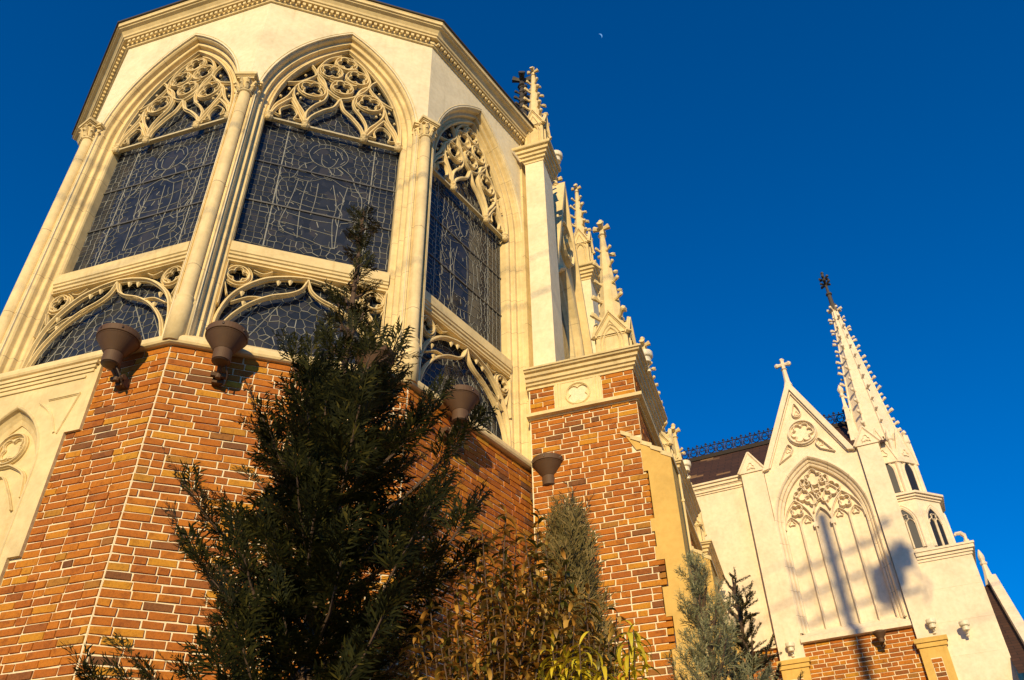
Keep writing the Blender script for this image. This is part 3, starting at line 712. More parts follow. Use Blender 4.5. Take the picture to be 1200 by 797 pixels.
def stone_edge(z):
    for lo, e in ((7.05, 1.31), (6.74, 1.41), (6.11, 1.465), (5.95, 1.415), (5.76, 1.45), (5.60, 1.425), (5.28, 1.52), (4.95, 1.45), (4.6, 1.52), (4.2, 1.46)):
        if z > lo: return e
    return 1.52
pinA = pinB = None
for k in range(NB):
    d = BAY * k
    Fk = Fr(FS.o + FS.t * d, -AN)       # front frame of this buttress
    depth = 1.75; sd = .62
    # brick buttress
    def spb(z):
        if z > 7.86 and z < 8.27: return [(.01, .355), (1.005, 1.44)]
        if z > 7.3: return [(.01, 1.44)]
        return [(.01, stone_edge(z))]
    mb = MB()
    bricks(mb, Fk, 8.285, .05 if k == 0 else 4.5, spb, 0, seed=40 + k)
    sheet(mb, Fk, [(0, 0), (1.44, 0), (1.44, 8.30), (0, 8.30)], -.0115, 1)
    Fside = Fr(Fk.p(1.44, 0, 0)[:2], PI / 2 - AN)
    bricks(mb, Fside, 8.285, 6.9, lambda z: [(.006, depth - .006)], 0, seed=60 + k)
    sheet(mb, Fside, [(0, 0), (depth, 0), (depth, 8.3), (0, 8.3)], -.0115, 1)
    sheet(mb, Fk, [(0, 0), (1.43, 0), (1.43, 8.30), (0, 8.30)], -depth, 1)
    but = mb.build('brick_buttress', [M['brick'], M['mortar']], nave)
    # stone corner with weathered top
    mb = MB()
    poly = [(1.22, 7.32), (1.36, 7.18), (1.70, 6.90), (1.76, 6.86), (1.76, 0)]
    tooth = []; lv = [0, 4.2, 4.6, 4.95, 5.28, 5.60, 5.76, 5.95, 6.11, 6.74, 7.05]
    for za, zb_ in zip(lv, lv[1:]): e = stone_edge((za + zb_) / 2) + .004; tooth += [(e, za), (e, zb_)]
    poly = poly + tooth + [(1.36, 7.05)]
    prism(mb, Fk, poly, -sd - .02, .012)
    mb.build('stone_corner', M['ochre'], but)
    mb = MB()
    for i in range(5):
        ua = 1.20 + .115 * i; za = 7.36 - .095 * i
        prism(mb, Fk, [(ua - .012, za + .004), (ua + .125, za - .066), (ua + .125, za - .13), (ua - .012, za - .05)], -sd - .05, .022 + .006 * (i % 2))
    mb.build('weathering', M['stone'], but)
    # stone panel with quatrefoil
    mb = MB(); box(mb, Fk, .36, 1.0, -.16, -.11, 7.86, 8.275)
    hole = foil(.68, 8.065, .155, 4, PI / 4, 9)[::-1]; k0 = min(range(len(hole)), key=lambda q_: hole[q_][1]); hole = hole[k0:] + hole[:k0 + 1]
    prism(mb, Fk, [(.68, 7.86), (1.0, 7.86), (1.0, 8.275), (.36, 8.275), (.36, 7.86), (.6799, 7.86)] + [(hole[0][0] - 1e-4, hole[0][1])] + hole[1:-1] + [(hole[0][0] + 1e-4, hole[0][1])], -.111, .008)
    for u in (.40, .44, .92, .96): box(mb, Fk, u - .012, u + .012, .0, .02, 7.865, 8.27)
    rib(mb, Fk, circ(.68, 8.065, .165, .165, 24), .025, .022, .006, True); pass
    mb.build('quatrefoil_panel', M['stone'], but)
    # cornices returned round the side
    def returned(prof):
        m_ = MB(); cross_extrude(m_, Fk, prof, -.02, 1.44, 0, 1); cross_extrude(m_, Fside, prof, 0, depth, -1, 0); return m_
    returned([(-.1, 8.27), (.014, 8.27), (.018, 8.30), (.010, 8.304), (.045, 8.318), (.050, 8.345), (.038, 8.350), (.070, 8.362), (.078, 8.405), (.064, 8.412), (.104, 8.425), (.112, 8.462), (.096, 8.468), (.140, 8.482), (.150, 8.505), (.170, 8.51), (.172, 8.535), (.10, 8.55), (-.1, 8.565)]).build('cornice', M['stone'], but)
    returned([(-.1, 7.775), (.02, 7.775), (.03, 7.79), (.085, 7.80), (.09, 7.845), (.0, 7.885), (-.1, 7.885)]).build('string_course', M['stone'], but)
    # upper pier
    mb = MB(); PU0, PU1, PD = .08, .40, .55
    box(mb, Fk, PU0, PU1, -PD, -.02, 8.5, 12.95)
    Fpl, Fpr = Fr(Fk.p(PU0, -.02, 0)[:2], -AN), Fr(Fk.p(PU1, -.02, 0)[:2], PI / 2 - AN)
    pc_ = [(-.1, 12.95), (.014, 12.95), (.02, 12.985), (.010, 12.99), (.05, 13.005), (.056, 13.045), (.042, 13.05), (.085, 13.065), (.092, 13.11), (.076, 13.116), (.122, 13.13), (.130, 13.18), (.112, 13.186), (.165, 13.20), (.175, 13.215), (.18, 13.25), (-.1, 13.26)]
    m_ = MB(); cross_extrude(m_, Fpl, pc_, 0, PU1 - PU0, -1, 1); cross_extrude(m_, Fpr, pc_, 0, PD - .02, -1, 0)
    m_.build('pier_capital', M['stone'], mb.build('pier', M['stucco'], nave))
    if k == 0:
        pinA = put_pinnacle((.33, .80, .40, 1.75, 5, .28), nave, Fk.p(.24, -.28, 13.26), -AN, M['stone'])
        pinB = put_pinnacle((.44, .42, .38, 2.15, 5, .34), nave, Fk.p(1.20, -.30, 8.56), -AN, M['stone'])
    else:
        dup_part(pinA, nave, Vector(Fk.p(.24, -.28, 13.26)) - ORG[nave.name]); dup_part(pinB, nave, Vector(Fk.p(1.20, -.30, 8.56)) - ORG[nave.name])
    # gabled bay window on the side wall
    if k < NB - 0:
        c = d + 1.86; mb = MB()
        g = MB()
        prism(g, FS, [(c - 1.18, 8.4)] + arch(c, .62, 10.6, 1.25, .20, 8.4) + [(c + 1.18, 8.4), (c + 1.18, 10.9), (c, 14.3), (c - 1.18, 10.9)], -.05, .20)
        gb = g.build('gablet', M['stone'], nave)
        g = MB()
        for s in (-1, 1):
            prism(g, FS, [(c + s * 1.26, 10.75), (c, 14.42), (c, 14.22), (c + s * 1.20, 10.70)] if s > 0 else [(c - 1.20, 10.70), (c, 14.22), (c, 14.42), (c - 1.26, 10.75)], -.05, .34)
        fleuron(g, FS.p(c, .15, 14.35), .35); g.build('coping', M['jointed'], gb)
        g = MB(); arch_mould(g, FS, c, .62, 10.6, 1.25, [(0, -.18), (0, -.05), (.05, .0), (.08, -.01), (.12, .08), (.16, .10), (.19, .205), (.22, .23), (.25, .205)], 8.4, 10)
        rib(g, FS, circ(c, 12.75, .42, .42, 24), .08, .12, .19, True); rib(g, FS, foil(c, 12.75, .36), .06, .08, .19, True)
        rib(g, FS, [(c, 8.4), (c, 10.6), ], .06, .1, -.15); rib(g, FS, foil(c, 11.1, .32), .05, .08, -.15, True)
        g.build('moulding', M['jointed'], gb)
        g = MB(); sheet(g, FS, arch(c, .64, 10.6, 1.27, 0, 8.4), .015); g.build('glass_pane', M['glass'], gb)
    # brick plinth wall of the bay
    mb = MB(); bricks(mb, FS, 8.2, 5.0, lambda z: [(d + sd + .08, d + BAY)], .02, seed=80 + k); sheet(mb, FS, [(d + sd, 0), (d + BAY, 0), (d + BAY, 8.3), (d + sd, 8.3)], .0085, 1)
    mb.build('brick_wall', [M['brick'], M['mortar']], nave)
    mb = MB(); box(mb, FS, d + sd + .13, d + BAY - .02, .0, .16, 8.21, 8.39); box(mb, FS, d + sd + .13, d + BAY - .02, .0, .10, 7.78, 7.85); mb.build('string_course', M['stone'], nave)
# downpipe beside the stone corner
mb = MB(); q0 = Vector(FN.p(1.80, -.25, 0)); tube(mb, [q0, q0 + Vector((0, 0, 6.75))], .014, 8)
for z in (4.6, 5.6, 6.4): lathe(mb, q0 + Vector((0, 0, z)), [(.022, -.015), (.022, .015)], 8)
mb.build('downpipe', M['stone'], nave)

# ------------------------------------------------------------------ gabled wing
AG = R(24.279); OG = np.array([6.257, 15.945]); FG = Fr(OG, -AG)
wing = thing('gabled_wing', 'pale gabled church wing with blind traceried window over a brick base', 'church wing', (OG[0], OG[1], 0))
# plain wall on the left, set back
mb = MB(); box(mb, FG, -6.5, -1.40, -3.0, -.16, 7.16, 10.66); box(mb, FG, -1.45, 1.7, -3.0, -.26, 7.0, 10.7)
mb.build('wall', M['wingstone'], wing)
mb = MB()
for z0, z1, e in ((10.62, 10.66, .02), (10.66, 10.72, .05), (10.72, 10.745, .065), (10.745, 10.81, .10), (10.81, 10.85, .14)): box(mb, FG, -6.4, -1.36, -.3, -.155 + e, z0, z1 - .0006)
box(mb, FG, -6.4, -1.42, -.2, -.10, 7.10, 7.17)
mb.build('cornice', M['wingstone'], wing)
mb = MB()
for (ua, ub, v, sd_) in ((-6.4, -1.42, -.17, 90), (-.98, 1.03, .0, 91)):
    bricks(mb, FG, 7.05 if v == 0 else 7.10, 4.6, lambda z: [(ua, ub)], v, seed=sd_); sheet(mb, FG, [(ua, 0), (ub, 0), (ub, 7.1), (ua, 7.1)], v - .0115, 1)
mb.build('brick_wall', [M['brick'], M['mortar']], wing)
# roof + ridge
mb = MB()
ru0, ru1 = -6.5, 1.6
a, b = FG.p(ru0, -.06, 10.86), FG.p(ru1, -.06, 10.86); c_, d_ = FG.p(ru1, -1.42, 12.24), FG.p(ru0, -1.42, 12.24); e_, f_ = FG.p(ru0, -2.8, 10.86), FG.p(ru1, -2.8, 10.86)
L_ = ru1 - ru0
mb.add([a, b, c_, d_], [(0, 1, 2, 3)], 0, [[(0, 0), (L_, 0), (L_, 1.94), (0, 1.94)]]); mb.add([d_, c_, f_, e_], [(0, 1, 2, 3)], 0, [[(0, 0), (L_, 0), (L_, 1.94), (0, 1.94)]])
rfw = mb.build('roof', M['roof'], wing)
mb = MB(); box(mb, FG, ru0, ru1, -1.49, -1.35, 12.20, 12.30); mb.build('ridge_cap', M['roof'], rfw)
mb = MB(); zr = 12.31; V = -1.42
step = .22; HC = .68; n_ = int(L_ / step)
for zz in (zr + HC * .03, zr + HC * .37): tube(mb, [FG.p(ru0, V, zz), FG.p(ru1, V, zz)], .013, 5)
for i in range(n_ + 1):
    u = ru0 + step * i; tube(mb, [FG.p(u, V, zr), FG.p(u, V, zr + HC * .46)], .012, 5)
    blob(mb, FG.p(u, V, zr + HC * .47), .026, 5); tube(mb, [FG.p(u - .035, V, zr + HC * .44), FG.p(u + .035, V, zr + HC * .44)], .012, 4)
    tube(mb, [FG.p(u + .11, V, zr + HC * .37), FG.p(u + .11, V, zr + HC * .43)], .011, 4); blob(mb, FG.p(u + .11, V, zr + HC * .435), .02, 5)
    tube(mb, [FG.p(*(lambda q: (q[0], V, q[1]))(q)) for q in circ(u + .11, zr + HC * .20, .085, .098, 14)] + [FG.p(u + .195, V, zr + HC * .20)], .011, 4, False)
    for s in (-1, 1):
        tube(mb, [FG.p(x, V, z) for x, z in spline([(u + .11 + s * .0, zr + HC * .06), (u + .11 + s * .07, zr + HC * .12), (u + .11 + s * .06, zr + HC * .22), (u + .11 + s * .015, zr + HC * .22), (u + .11 + s * .02, zr + HC * .17)], 3)], .010, 4)
        tube(mb, [FG.p(x, V, z) for x, z in spline([(u + .11, zr + HC * .34), (u + .11 + s * .05, zr + HC * .31), (u + .11 + s * .04, zr + HC * .26)], 3)], .009, 4)
        tube(mb, [FG.p(x, V, z) for x, z in spline([(u + s * .01, zr + HC * .10), (u + s * .05, zr + HC * .16), (u + s * .02, zr + HC * .2)], 3)], .009, 4)
mb.build('ridge_cresting', M['iron'], wing)
# gable wall with pointed opening
ghw, gzs, gri = .80, 9.42, 1.32
mb = MB()
GX = [(-.95, 7.02)] + arch(0, ghw, gzs, gri, .14, 7.02) + [(1.01, 7.02), (1.01, 10.78), (.93, 10.80), (0, 12.82), (-.93, 10.76), (-.95, 10.74)]
prism(mb, FG, GX, -.22, 0)
gab = mb.build('gable', M['wingstone'], wing)
mb = MB()
for s, zb_ in ((-1, 10.74), (1, 10.78)):
    P_ = [(s * .97, zb_), (0, 12.86), (0, 12.60), (s * .83, zb_ + .03)]
    prism(mb, FG, P_ if s > 0 else P_[::-1], -.35, .10)
    P_ = [(s * .79, zb_ + .06), (s * .82, zb_ + .06), (0, 12.57), (0, 12.51)]
    prism(mb, FG, P_ if s > 0 else P_[::-1], -.05, .05)
mb.build('coping', M['wingjoint'], gab)
mb = MB()
q = Vector(FG.p(.0, -.1, 12.80)); tube(mb, [q, q + Vector((0, 0, .12)), q + Vector((0, 0, .5))], [.10, .065, .045], 8)
qq = q + Vector((0, 0, .45)); lathe(mb, qq, [(.05, 0), (.075, .02), (.05, .04)], 8)
t3 = Vector((FG.t[0], FG.t[1], 0))
for dd in (t3, -t3, Vector((0, 0, 1))):
    c0 = qq + Vector((0, 0, .16)); tube(mb, [c0, c0 + dd * .09, c0 + dd * .14, c0 + dd * .175], [.045, .04, .062, .03], 6)
tube(mb, [qq, qq + Vector((0, 0, .16))], .045, 6)
for dd in (t3, -t3): blob(mb, qq + Vector((0, 0, .16)) + dd * .14, .055, 6)
mb.build('cross_finial', M['wingstone'], gab)
# relief in the gable
mb = MB()
rib(mb, FG, circ(.03, 11.47, .285, .285, 28), .07, .10, -.005, True)
for k in range(6): 
    a = k * PI / 3
    rib(mb, FG, [(.03 + .155 * math.cos(a) + .075 * math.cos(a + b), 11.47 + .155 * math.sin(a) + .075 * math.sin(a + b)) for b in np.linspace(-1.9, 1.9, 8)], .032, .075, -.005)
rib(mb, FG, spline([(.02, 12.22), (.105, 12.02), (.09, 11.91), (.02, 11.875), (-.05, 11.91), (-.065, 12.02)], 5, True), .034, .08, -.005, True); rib(mb, FG, foil(.02, 11.98, .06, 3, PI / 2, 4), .015, .03, -.005, True)
for s in (-1, 1):
    rib(mb, FG, spline([(s * .58, 10.86), (s * .36, 11.22), (s * .28, 11.22), (s * .25, 11.13), (s * .32, 11.0)], 4), .034, .08, -.005)
    rib(mb, FG, [(s * .58, 10.86), (s * .32, 11.0)], .026, .07, -.005); rib(mb, FG, foil(s * .34, 11.12, .06, 3, PI / 2, 4), .015, .03, -.005, True)
mb.build('relief', M['wingstone'], gab)
# blind window
mb = MB(); arch_mould(mb, FG, 0, ghw, gzs, gri, [(0, -.22), (0, -.12), (.03, -.10), (.05, -.115), (.06, -.07), (.085, -.05), (.10, -.06), (.115, .0), (.14, .03), (.165, .03), (.17, -.005)], 7.25, 14)
wn = mb.build('blind_window', M['wingjoint'], wing)
mb = MB(); sheet(mb, FG, arch(0, ghw + .02, gzs, gri, 0, 7.2), -.205); mb.build('infill', M['wingstone'], wn)
gv = -.20
for u in (-.48, -.185, .155, .50):
    mb = MB(); rib(mb, FG, [(u, 7.25), (u, 9.55)], .05, .09, gv)
    if abs(u) < .3: box(mb, FG, u - .045, u + .045, gv, gv + .1, 9.36, 9.46)
    mb.build('mullion', M['wingstone'], wn)
mb = MB()
def garch(u0, u1, zs, ri, w, d): rib(mb, FG, arch((u0 + u1) / 2, (u1 - u0) / 2, zs, ri, 0, None, 7), w, d, gv)
garch(-.80, -.185, 9.42, .62, .05, .085); garch(.155, .80, 9.42, .62, .05, .085); garch(-.185, .155, 9.42, .36, .04, .08)
for a, b in ((-.80, -.48), (-.48, -.185), (.155, .50), (.50, .80)): garch(a, b, 9.42, .26, .03, .06)
for cx, cz, r_ in ((-.485, 9.80, .13), (.485, 9.80, .13), (-.12, 10.0, .15), (.12, 10.02, .15), (-.32, 10.14, .15), (.32, 10.14, .15), (0, 10.46, .19), (-.2, 10.38, .1), (.2, 10.38, .1), (0, 10.22, .09)):
    rib(mb, FG, foil(cx, cz, r_, 4, PI / 4 if r_ < .14 else 0), .032, .10, gv, True)
for s in (-1, 1):
    rib(mb, FG, spline([(s * .17, 9.7), (s * .1, 10.0), (s * .22, 10.25), (s * .15, 10.5), (0, 10.66)]), .04, .08, gv); rib(mb, FG, spline([(s * .48, 10.02), (s * .33, 10.2), (s * .17, 10.32)]), .035, .07, gv)
    for a in (.64, .32): rib(mb, FG, foil(s * a, 9.56, .075, 3, PI / 2, 4), .02, .045, gv, True)
mb.build('tracery', M['wingstone'], wn)
mb = MB(); cross_extrude(mb, FG, [(-.19, 7.34), (.06, 7.16), (.10, 7.14), (.10, 7.055), (.05, 7.045), (-.19, 7.045)], -.98, 1.0); mb.build('sill', M['wingstone'], wn)
# piers
def wing_pier(u0, u1, v, zt, ap, name):
    mb = MB(); box(mb, FG, u0, u1, -.3, v, 6.78, zt)
    pr_ = mb.build('pier', M['wingstone'], wing)
    mb = MB(); c = (u0 + u1) / 2
    prism(mb, FG, [(u0 - .03, zt), (u1 + .03, zt), (u1 + .03, zt + .035), (c, zt + ap), (u0 - .03, zt + .035)], -.3, v + .03)
    rib(mb, FG, [(u0 - .05, zt + .01), (c, zt + ap + .04)], .05, .04, v + .02); rib(mb, FG, [(u1 + .05, zt + .01), (c, zt + ap + .04)], .05, .04, v + .02)
    rib(mb, FG, foil(c, zt + .13, .085, 3, PI / 2, 5), .02, .025, v + .028, True); rib(mb, FG, spline([(c - .09, zt + .05), (c, zt + .10), (c + .09, zt + .05)]), .02, .025, v + .028)
    blob(mb, FG.p(c, v - .05, zt + ap + .06), .035, 6); mb.build('gablet', M['wingstone'], pr_)
    mb = MB()
    for z0, z1, e in ((6.70, 6.78, .07), (6.62, 6.70, .045), (6.55, 6.62, .02)): box(mb, FG, u0 - e, u1 + e, -.3, v + e, z0, z1 - .0006)
    box(mb, FG, u0 - .02, u1 + .02, -.3, v + .02, 0, 6.55)
    mb.build('plinth', M['ochre'], pr_)
    b2 = MB(); bricks(b2, FG, 6.42, 5.0, lambda z: [(u0 + .12, u1 - .12)], v + .032, seed=int(95 + u0 * 3)); sheet(b2, FG, [(u0 + .12, 5.0), (u1 - .12, 5.0), (u1 - .12, 6.43), (u0 + .12, 6.43)], v + .0215, 1)
    b2.build('brick_inset', [M['brick'], M['mortar']], pr_)
wing_pier(-1.43, -.96, .04, 10.80, .44, 0); wing_pier(1.02, 1.44, .10, 10.80, .38, 1)

# ------------------------------------------------------------------ spire tower
TC = np.array(FG.p(1.47, -.78, 0)[:2])
tower = thing('spire_tower', 'pale octagonal tower with lancet windows and tall crocketed spire right of the gable', 'tower', (TC[0], TC[1], 0))
FT = Fr(TC, -AG)
mb = MB(); box(mb, FT, -.03, .905, -.9, .845, 0, 8.20)
lb = mb.build('lower_block', M['wingjoint'], tower)
mb = MB()
for z0, z1, e in ((8.16, 8.21, .02), (8.21, 8.26, .045), (8.26, 8.33, .08), (8.33, 8.37, .10)): box(mb, FT, -.03, .905 + e, -.9 - e, .845 + e, z0, z1 - .0006)
for z in (7.62, 7.02, 6.42): box(mb, FT, -.03, .908, -.903, .848, z, z + .006)
mb.build('cornice', M['wingstone'], lb)
def octa(mb, ap_, z0, z1): lathe(mb, (TC[0], TC[1], 0), [(ap_ / math.cos(PI / 8), z0), (ap_ / math.cos(PI / 8), z1)], 8, -AG + PI / 8)
mb = MB(); octa(mb, .72, 8.36, 9.52); octa(mb, .77, 8.36, 8.46)
st1 = mb.build('octagon_stage', M['wingstone'], tower)
mb = MB(); octa(mb, .75, 9.50, 9.54); octa(mb, .79, 9.5405, 9.585); octa(mb, .83, 9.5855, 9.63)
lathe(mb, (TC[0], TC[1], 0), [(.82 / math.cos(PI / 8), 9.6305), (.60 / math.cos(PI / 8), 9.74)], 8, -AG + PI / 8)
mb.build('cornice', M['wingstone'], st1)
mb = MB(); octa(mb, .53, 9.70, 10.98); st2 = mb.build('octagon_stage', M['wingstone'], tower)
for k in range(8):
    a = -AG + k * PI / 4
    Fk = Fr(TC, a)
    mb = MB()
    arch_mould(mb, Fk, 0, .15, 9.02, .30, [(0, .715), (0, .735), (.03, .755), (.05, .75), (.065, .765), (.085, .722)], 8.50, 7)
    rib(mb, Fk, [(0, 8.5), (0, 9.05)], .03, .04, .722); rib(mb, Fk, foil(0, 9.14, .075, 4, PI / 4, 5), .018, .03, .722, True)
    for s in (-1, 1): rib(mb, Fk, arch(s * .075, .075, 9.0, .1, 0, None, 4), .018, .03, .722)
    sheet(mb, Fk, arch(0, .15, 9.02, .30, 0, 8.5, 7), .7235, 1); wq = mb.build('lancet_window', [M['wingstone'], M['iron']], st1)
    mb2 = MB(); arch_mould(mb2, Fk, 0, .10, 10.25, .22, [(0, .525), (0, .545), (.025, .56), (.05, .532)], 9.78, 6)
    prism(mb2, Fk, [(-.235, 10.45), (.235, 10.45), (0, 11.22)], .42, .585)
    rib(mb2, Fk, [(-.25, 10.42), (0, 11.28)], .05, .05, .56); rib(mb2, Fk, [(.25, 10.42), (0, 11.28)], .05, .05, .56)
    rib(mb2, Fk, foil(0, 10.66, .09, 3, PI / 2, 4), .02, .03, .58, True)
    sheet(mb2, Fk, arch(0, .10, 10.25, .22, 0, 9.78, 6), .5335, 1); mb2.build('lancet_window', [M['wingstone'], M['iron']], st2)
mb = MB()
# corner shafts of the top stage
for k in range(8):
    a = -AG + PI / 8 + k * PI / 4; p = Vector((TC[0] + .575 * math.cos(a), TC[1] + .575 * math.sin(a), 0))
    lathe(mb, p, [(.055, 9.7), (.05, 10.95), (.075, 10.98), (.075, 11.03), (.012, 11.25)], 8)
mb.build('corner_shafts', M['wingstone'], st2)
ZSP0, ZSP1, RSP = 10.85, 15.15, .50
mb = MB(); lathe(mb, (TC[0], TC[1], 0), [(RSP, ZSP0), (.045, ZSP1)], 8, -AG + PI / 8)
spire = mb.build('spire', M['wingjoint'], tower)
mb = MB()
for k in range(8):
    a = -AG + PI / 8 + k * PI / 4; d = Vector((math.cos(a), math.sin(a), 0))
    pts_ = [Vector((TC[0], TC[1], z)) + d * (RSP + (.045 - RSP) * (z - ZSP0) / (ZSP1 - ZSP0)) for z in (ZSP0, ZSP1)]
    tube(mb, pts_, [.03, .014], 5)
    for i in range(13):
        f = (i + .6) / 13; z = ZSP0 + .15 + f * (ZSP1 - ZSP0 - .15)
        rr_ = RSP + (.045 - RSP) * (z - ZSP0) / (ZSP1 - ZSP0)
        crocket(mb, Vector((TC[0], TC[1], z)) + d * rr_, d, .150 - .035 * f)
mb.build('crockets', M['wingstone'], spire)
mb = MB(); q = Vector((TC[0], TC[1], ZSP1))
lathe(mb, q, [(.075, -.12), (.09, 0), (.095, .05), (.055, .07), (.05, .38), (.075, .40), (.075, .44), (.035, .46), (.03, .72)], 10)
for z, s in ((.74, .15), (.92, .13)):
    for k in range(6):
        a = k * PI / 3; d = Vector((math.cos(a), math.sin(a), 0)); crocket(mb, q + Vector((0, 0, z)) + d * .02, d, s * .9)
tube(mb, [q + Vector((0, 0, .7)), q + Vector((0, 0, 1.12))], [.04, .03], 6); blob(mb, q + Vector((0, 0, 1.13)), .045, 6)
mb.build('spire_finial', M['finial'], spire)
# obelisk pinnacle to the left of the spire
mb = MB(); pc = FG.p(1.05, -.62, 0)
FP = Fr(pc[:2], -AG + PI / 4)
lathe(mb, (pc[0], pc[1], 0), [(.19, 10.7), (.17, 11.1), (.075, 12.05), (.05, 12.3), (.035, 12.5)], 4, -AG + PI / 4)
lathe(mb, (pc[0], pc[1], 12.5), [(.04, 0), (.06, .03), (.04, .06), (.035, .10), (.06, .15), (.07, .2), (.04, .27), (.01, .33)], 8)
mb.build('obelisk_pinnacle', M['wingstone'], tower)
mb = MB(); q = Vector(FT.p(.90, .80, 8.37)); lathe(mb, q, [(.045, 0), (.05, .08), (.03, .09), (.03, .2)], 8); tube(mb, [q + Vector((0, 0, .17)), q + Vector((-.06, 0, .22)), q + Vector((-.17, -.02, .2)), q + Vector((-.2, -.02, .16))], [.04, .04, .03, .02], 6)
mb.build('gargoyle', M['wingstone'], tower)

# ------------------------------------------------------------------ side porch with steep roof at the far right
porch = thing('side_porch', 'steep brown tiled porch roof with slender stone finial at the far right', 'porch', tuple(FG.p(2.6, 0, 0)))
mb = MB()
uu0, uu1 = 2.36, 2.70
a, b, c_, d_ = FG.p(uu0, .45, 5.9), FG.p(uu1, .45, 5.9), FG.p(uu1, -2.0, 8.25), FG.p(uu0, -2.0, 8.25)
mb.add([a, b, c_, d_], [(0, 1, 2, 3)], 0, [[(0, 0), (.4, 0), (.4, 3.76), (0, 3.76)]])
mb.add([d_, c_, FG.p(uu1, -4.45, 5.9), FG.p(uu0, -4.45, 5.9)], [(0, 1, 2, 3)], 0, [[(0, 0), (.4, 0), (.4, 3.76), (0, 3.76)]])
mb.build('roof', M['roof'], porch)
mb = MB(); FPq = Fr(FG.p(2.72, -2.0, 0)[:2], PI / 2 - AG)
prism(mb, FPq, [(-2.45, 0), (2.45, 0), (2.45, 5.85), (0, 8.2), (-2.45, 5.85)], -.1, .06); mb.build('gable', M['wingstone'], porch)
mb = MB()
for s in (-1, 1):
    P_ = [(s * 2.5, 5.86), (0, 8.28), (0, 8.46), (s * 2.5, 6.04)]
    prism(mb, FPq, P_ if s < 0 else P_[::-1], -.06, .12)
mb.build('coping', M['wingstone'], porch)
mb = MB(); q = Vector(FG.p(2.70, -2.0, 8.25)); lathe(mb, q, [(.12, 0), (.07, .25), (.05, .42), (.07, .44), (.07, .47), (.045, .50), (.06, .56), (.06, .62), (.035, .70), (.01, .76)], 8); mb.build('finial', M['wingstone'], porch)

# ------------------------------------------------------------------ floodlights
def floodlight(label, loc, rz):
    t = thing('floodlight', label, 'floodlight', loc, rz, 'brown funnel floodlights on the brick walls')
    return t
def build_flood(t):
    h = MB()
    lathe(h, (0, 0, 0), [(.20, .088), (.222, .09), (.226, .085), (.226, .018), (.222, .012), (.205, .011)], 40)
    lathe(h, (0, 0, 0), [(.205, .02), (.216, .004), (.212, -.004)], 40); lathe(h, (0, 0, 0), [(.211, -.002), (.16, -.082), (.104, -.166)], 40)
    hd = h.build('lamp_head', M['lamp'], t, org=(0, 0, 0), smooth=False)
    n_ = MB(); lathe(n_, (0, 0, 0), [(.10, -.158), (.098, -.30)], 32); lathe(n_, (0, 0, 0), [(.098, -.295), (.092, -.303)], 32); nk = n_.build('neck', M['lamp'], t, org=(0, 0, 0))
    b_ = MB(); lathe(b_, (0, 0, 0), [(.091, -.30), (.082, -.312), (.05, -.318)], 24); b_.build('neck_cap', M['lampdark'], t, org=(0, 0, 0))
    a_ = MB()   # local +y points to the wall
    tube(a_, [(0, .05, -.27), (0, .10, -.34), (0, .17, -.38), (0, .25, -.385)], [.028, .026, .026, .026], 8)
    box(a_, Fr((0, .208), 0), -.055, .055, -.075, .015, -.44, -.33); tube(a_, [(-.08, .16, -.37), (.08, .16, -.37)], .032, 8); lathe(a_, (0, .14, -.42), [(.03, 0), (.03, .05)], 8)
    a_.build('bracket', M['lamp'], t, org=(0, 0, 0))
    c_ = MB(); tube(c_, spline([(.05, .03, -.31), (.09, .08, -.40), (.08, .17, -.47), (.03, .25, -.44)], 5), .008, 6)
    c_.build('cable', M['lampdark'], t, org=(0, 0, 0))
    g_ = MB()
    for k in range(6): a = k * PI / 3 + .3; lathe(g_, (.226 * math.cos(a), .226 * math.sin(a), .05), [(.011, -.012), (.013, 0), (.011, .012)], 6)
    g_.build('rim_bolts', M['lampdark'], hd, org=(0, 0, 0))
SO = .265
LU = [(2.094, 7.04), (0.534, 7.086), (2.062, 7.151), (0.592, 7.105), (2.393, 7.079)]
spots = [(F1, LU[0][0], LU[0][1], 'brown funnel floodlight leftmost of the row, nearest the blind stone panel'),
         (F2, LU[1][0], LU[1][1], 'brown funnel floodlight right of the front brick corner, beneath the middle stained glass window'),
         (F2, LU[2][0], LU[2][1], 'brown funnel floodlight half hidden behind the top of the dark cypress'),
         (F3, LU[3][0], LU[3][1], 'brown funnel floodlight under the right-hand apse window, in clear view'),
         (F3, LU[4][0], LU[4][1], 'brown funnel floodlight in the corner between apse and brick buttress'),
         (FG, .43, 6.95, 'small distant brown floodlight below the blind window of the gabled wing')]
fl = None
for F, u, z, lab in spots:
    loc = F.p(u, SO, z); rz = F.ang
    if fl is None: fl = floodlight(lab, loc, rz); build_flood(fl); fl.scale = (.94,) * 3
    else: f2 = dup(fl, loc, rz, lab, .5 if F is FG else .94)
    if F is FG: f2.location = F.p(u, .21, z)

def drum(label, loc, rz, sc=1.0, first=[None]):
    if first[0] is None:
        t = thing('spotlight', label, 'spotlight', loc, rz, 'cream drum spotlights on the stonework')
        h = MB(); lathe(h, (0, 0, 0), [(.07, .0), (.105, .01), (.115, .03), (.115, .10), (.108, .115)], 20); lathe(h, (0, 0, 0), [(.075, -.09), (.075, .005)], 16)
        h.build('lamp_head', M['drum'], t, org=(0, 0, 0)); b_ = MB(); tube(b_, [(0, .0, -.07), (0, .05, -.13), (0, .14, -.15)], .022, 6); lathe(b_, (0, .12, -.19), [(.04, 0), (.04, .06)], 8); b_.build('bracket', M['drum'], t, org=(0, 0, 0))
        t.scale = (sc,) * 3; first[0] = t
    else: t = dup(first[0], loc, rz, label, sc)
    return t
drum('cream drum spotlight at the outer end of the nearest buttress cornice', FN.p(1.60, -.30, 8.62), -AN, .85)
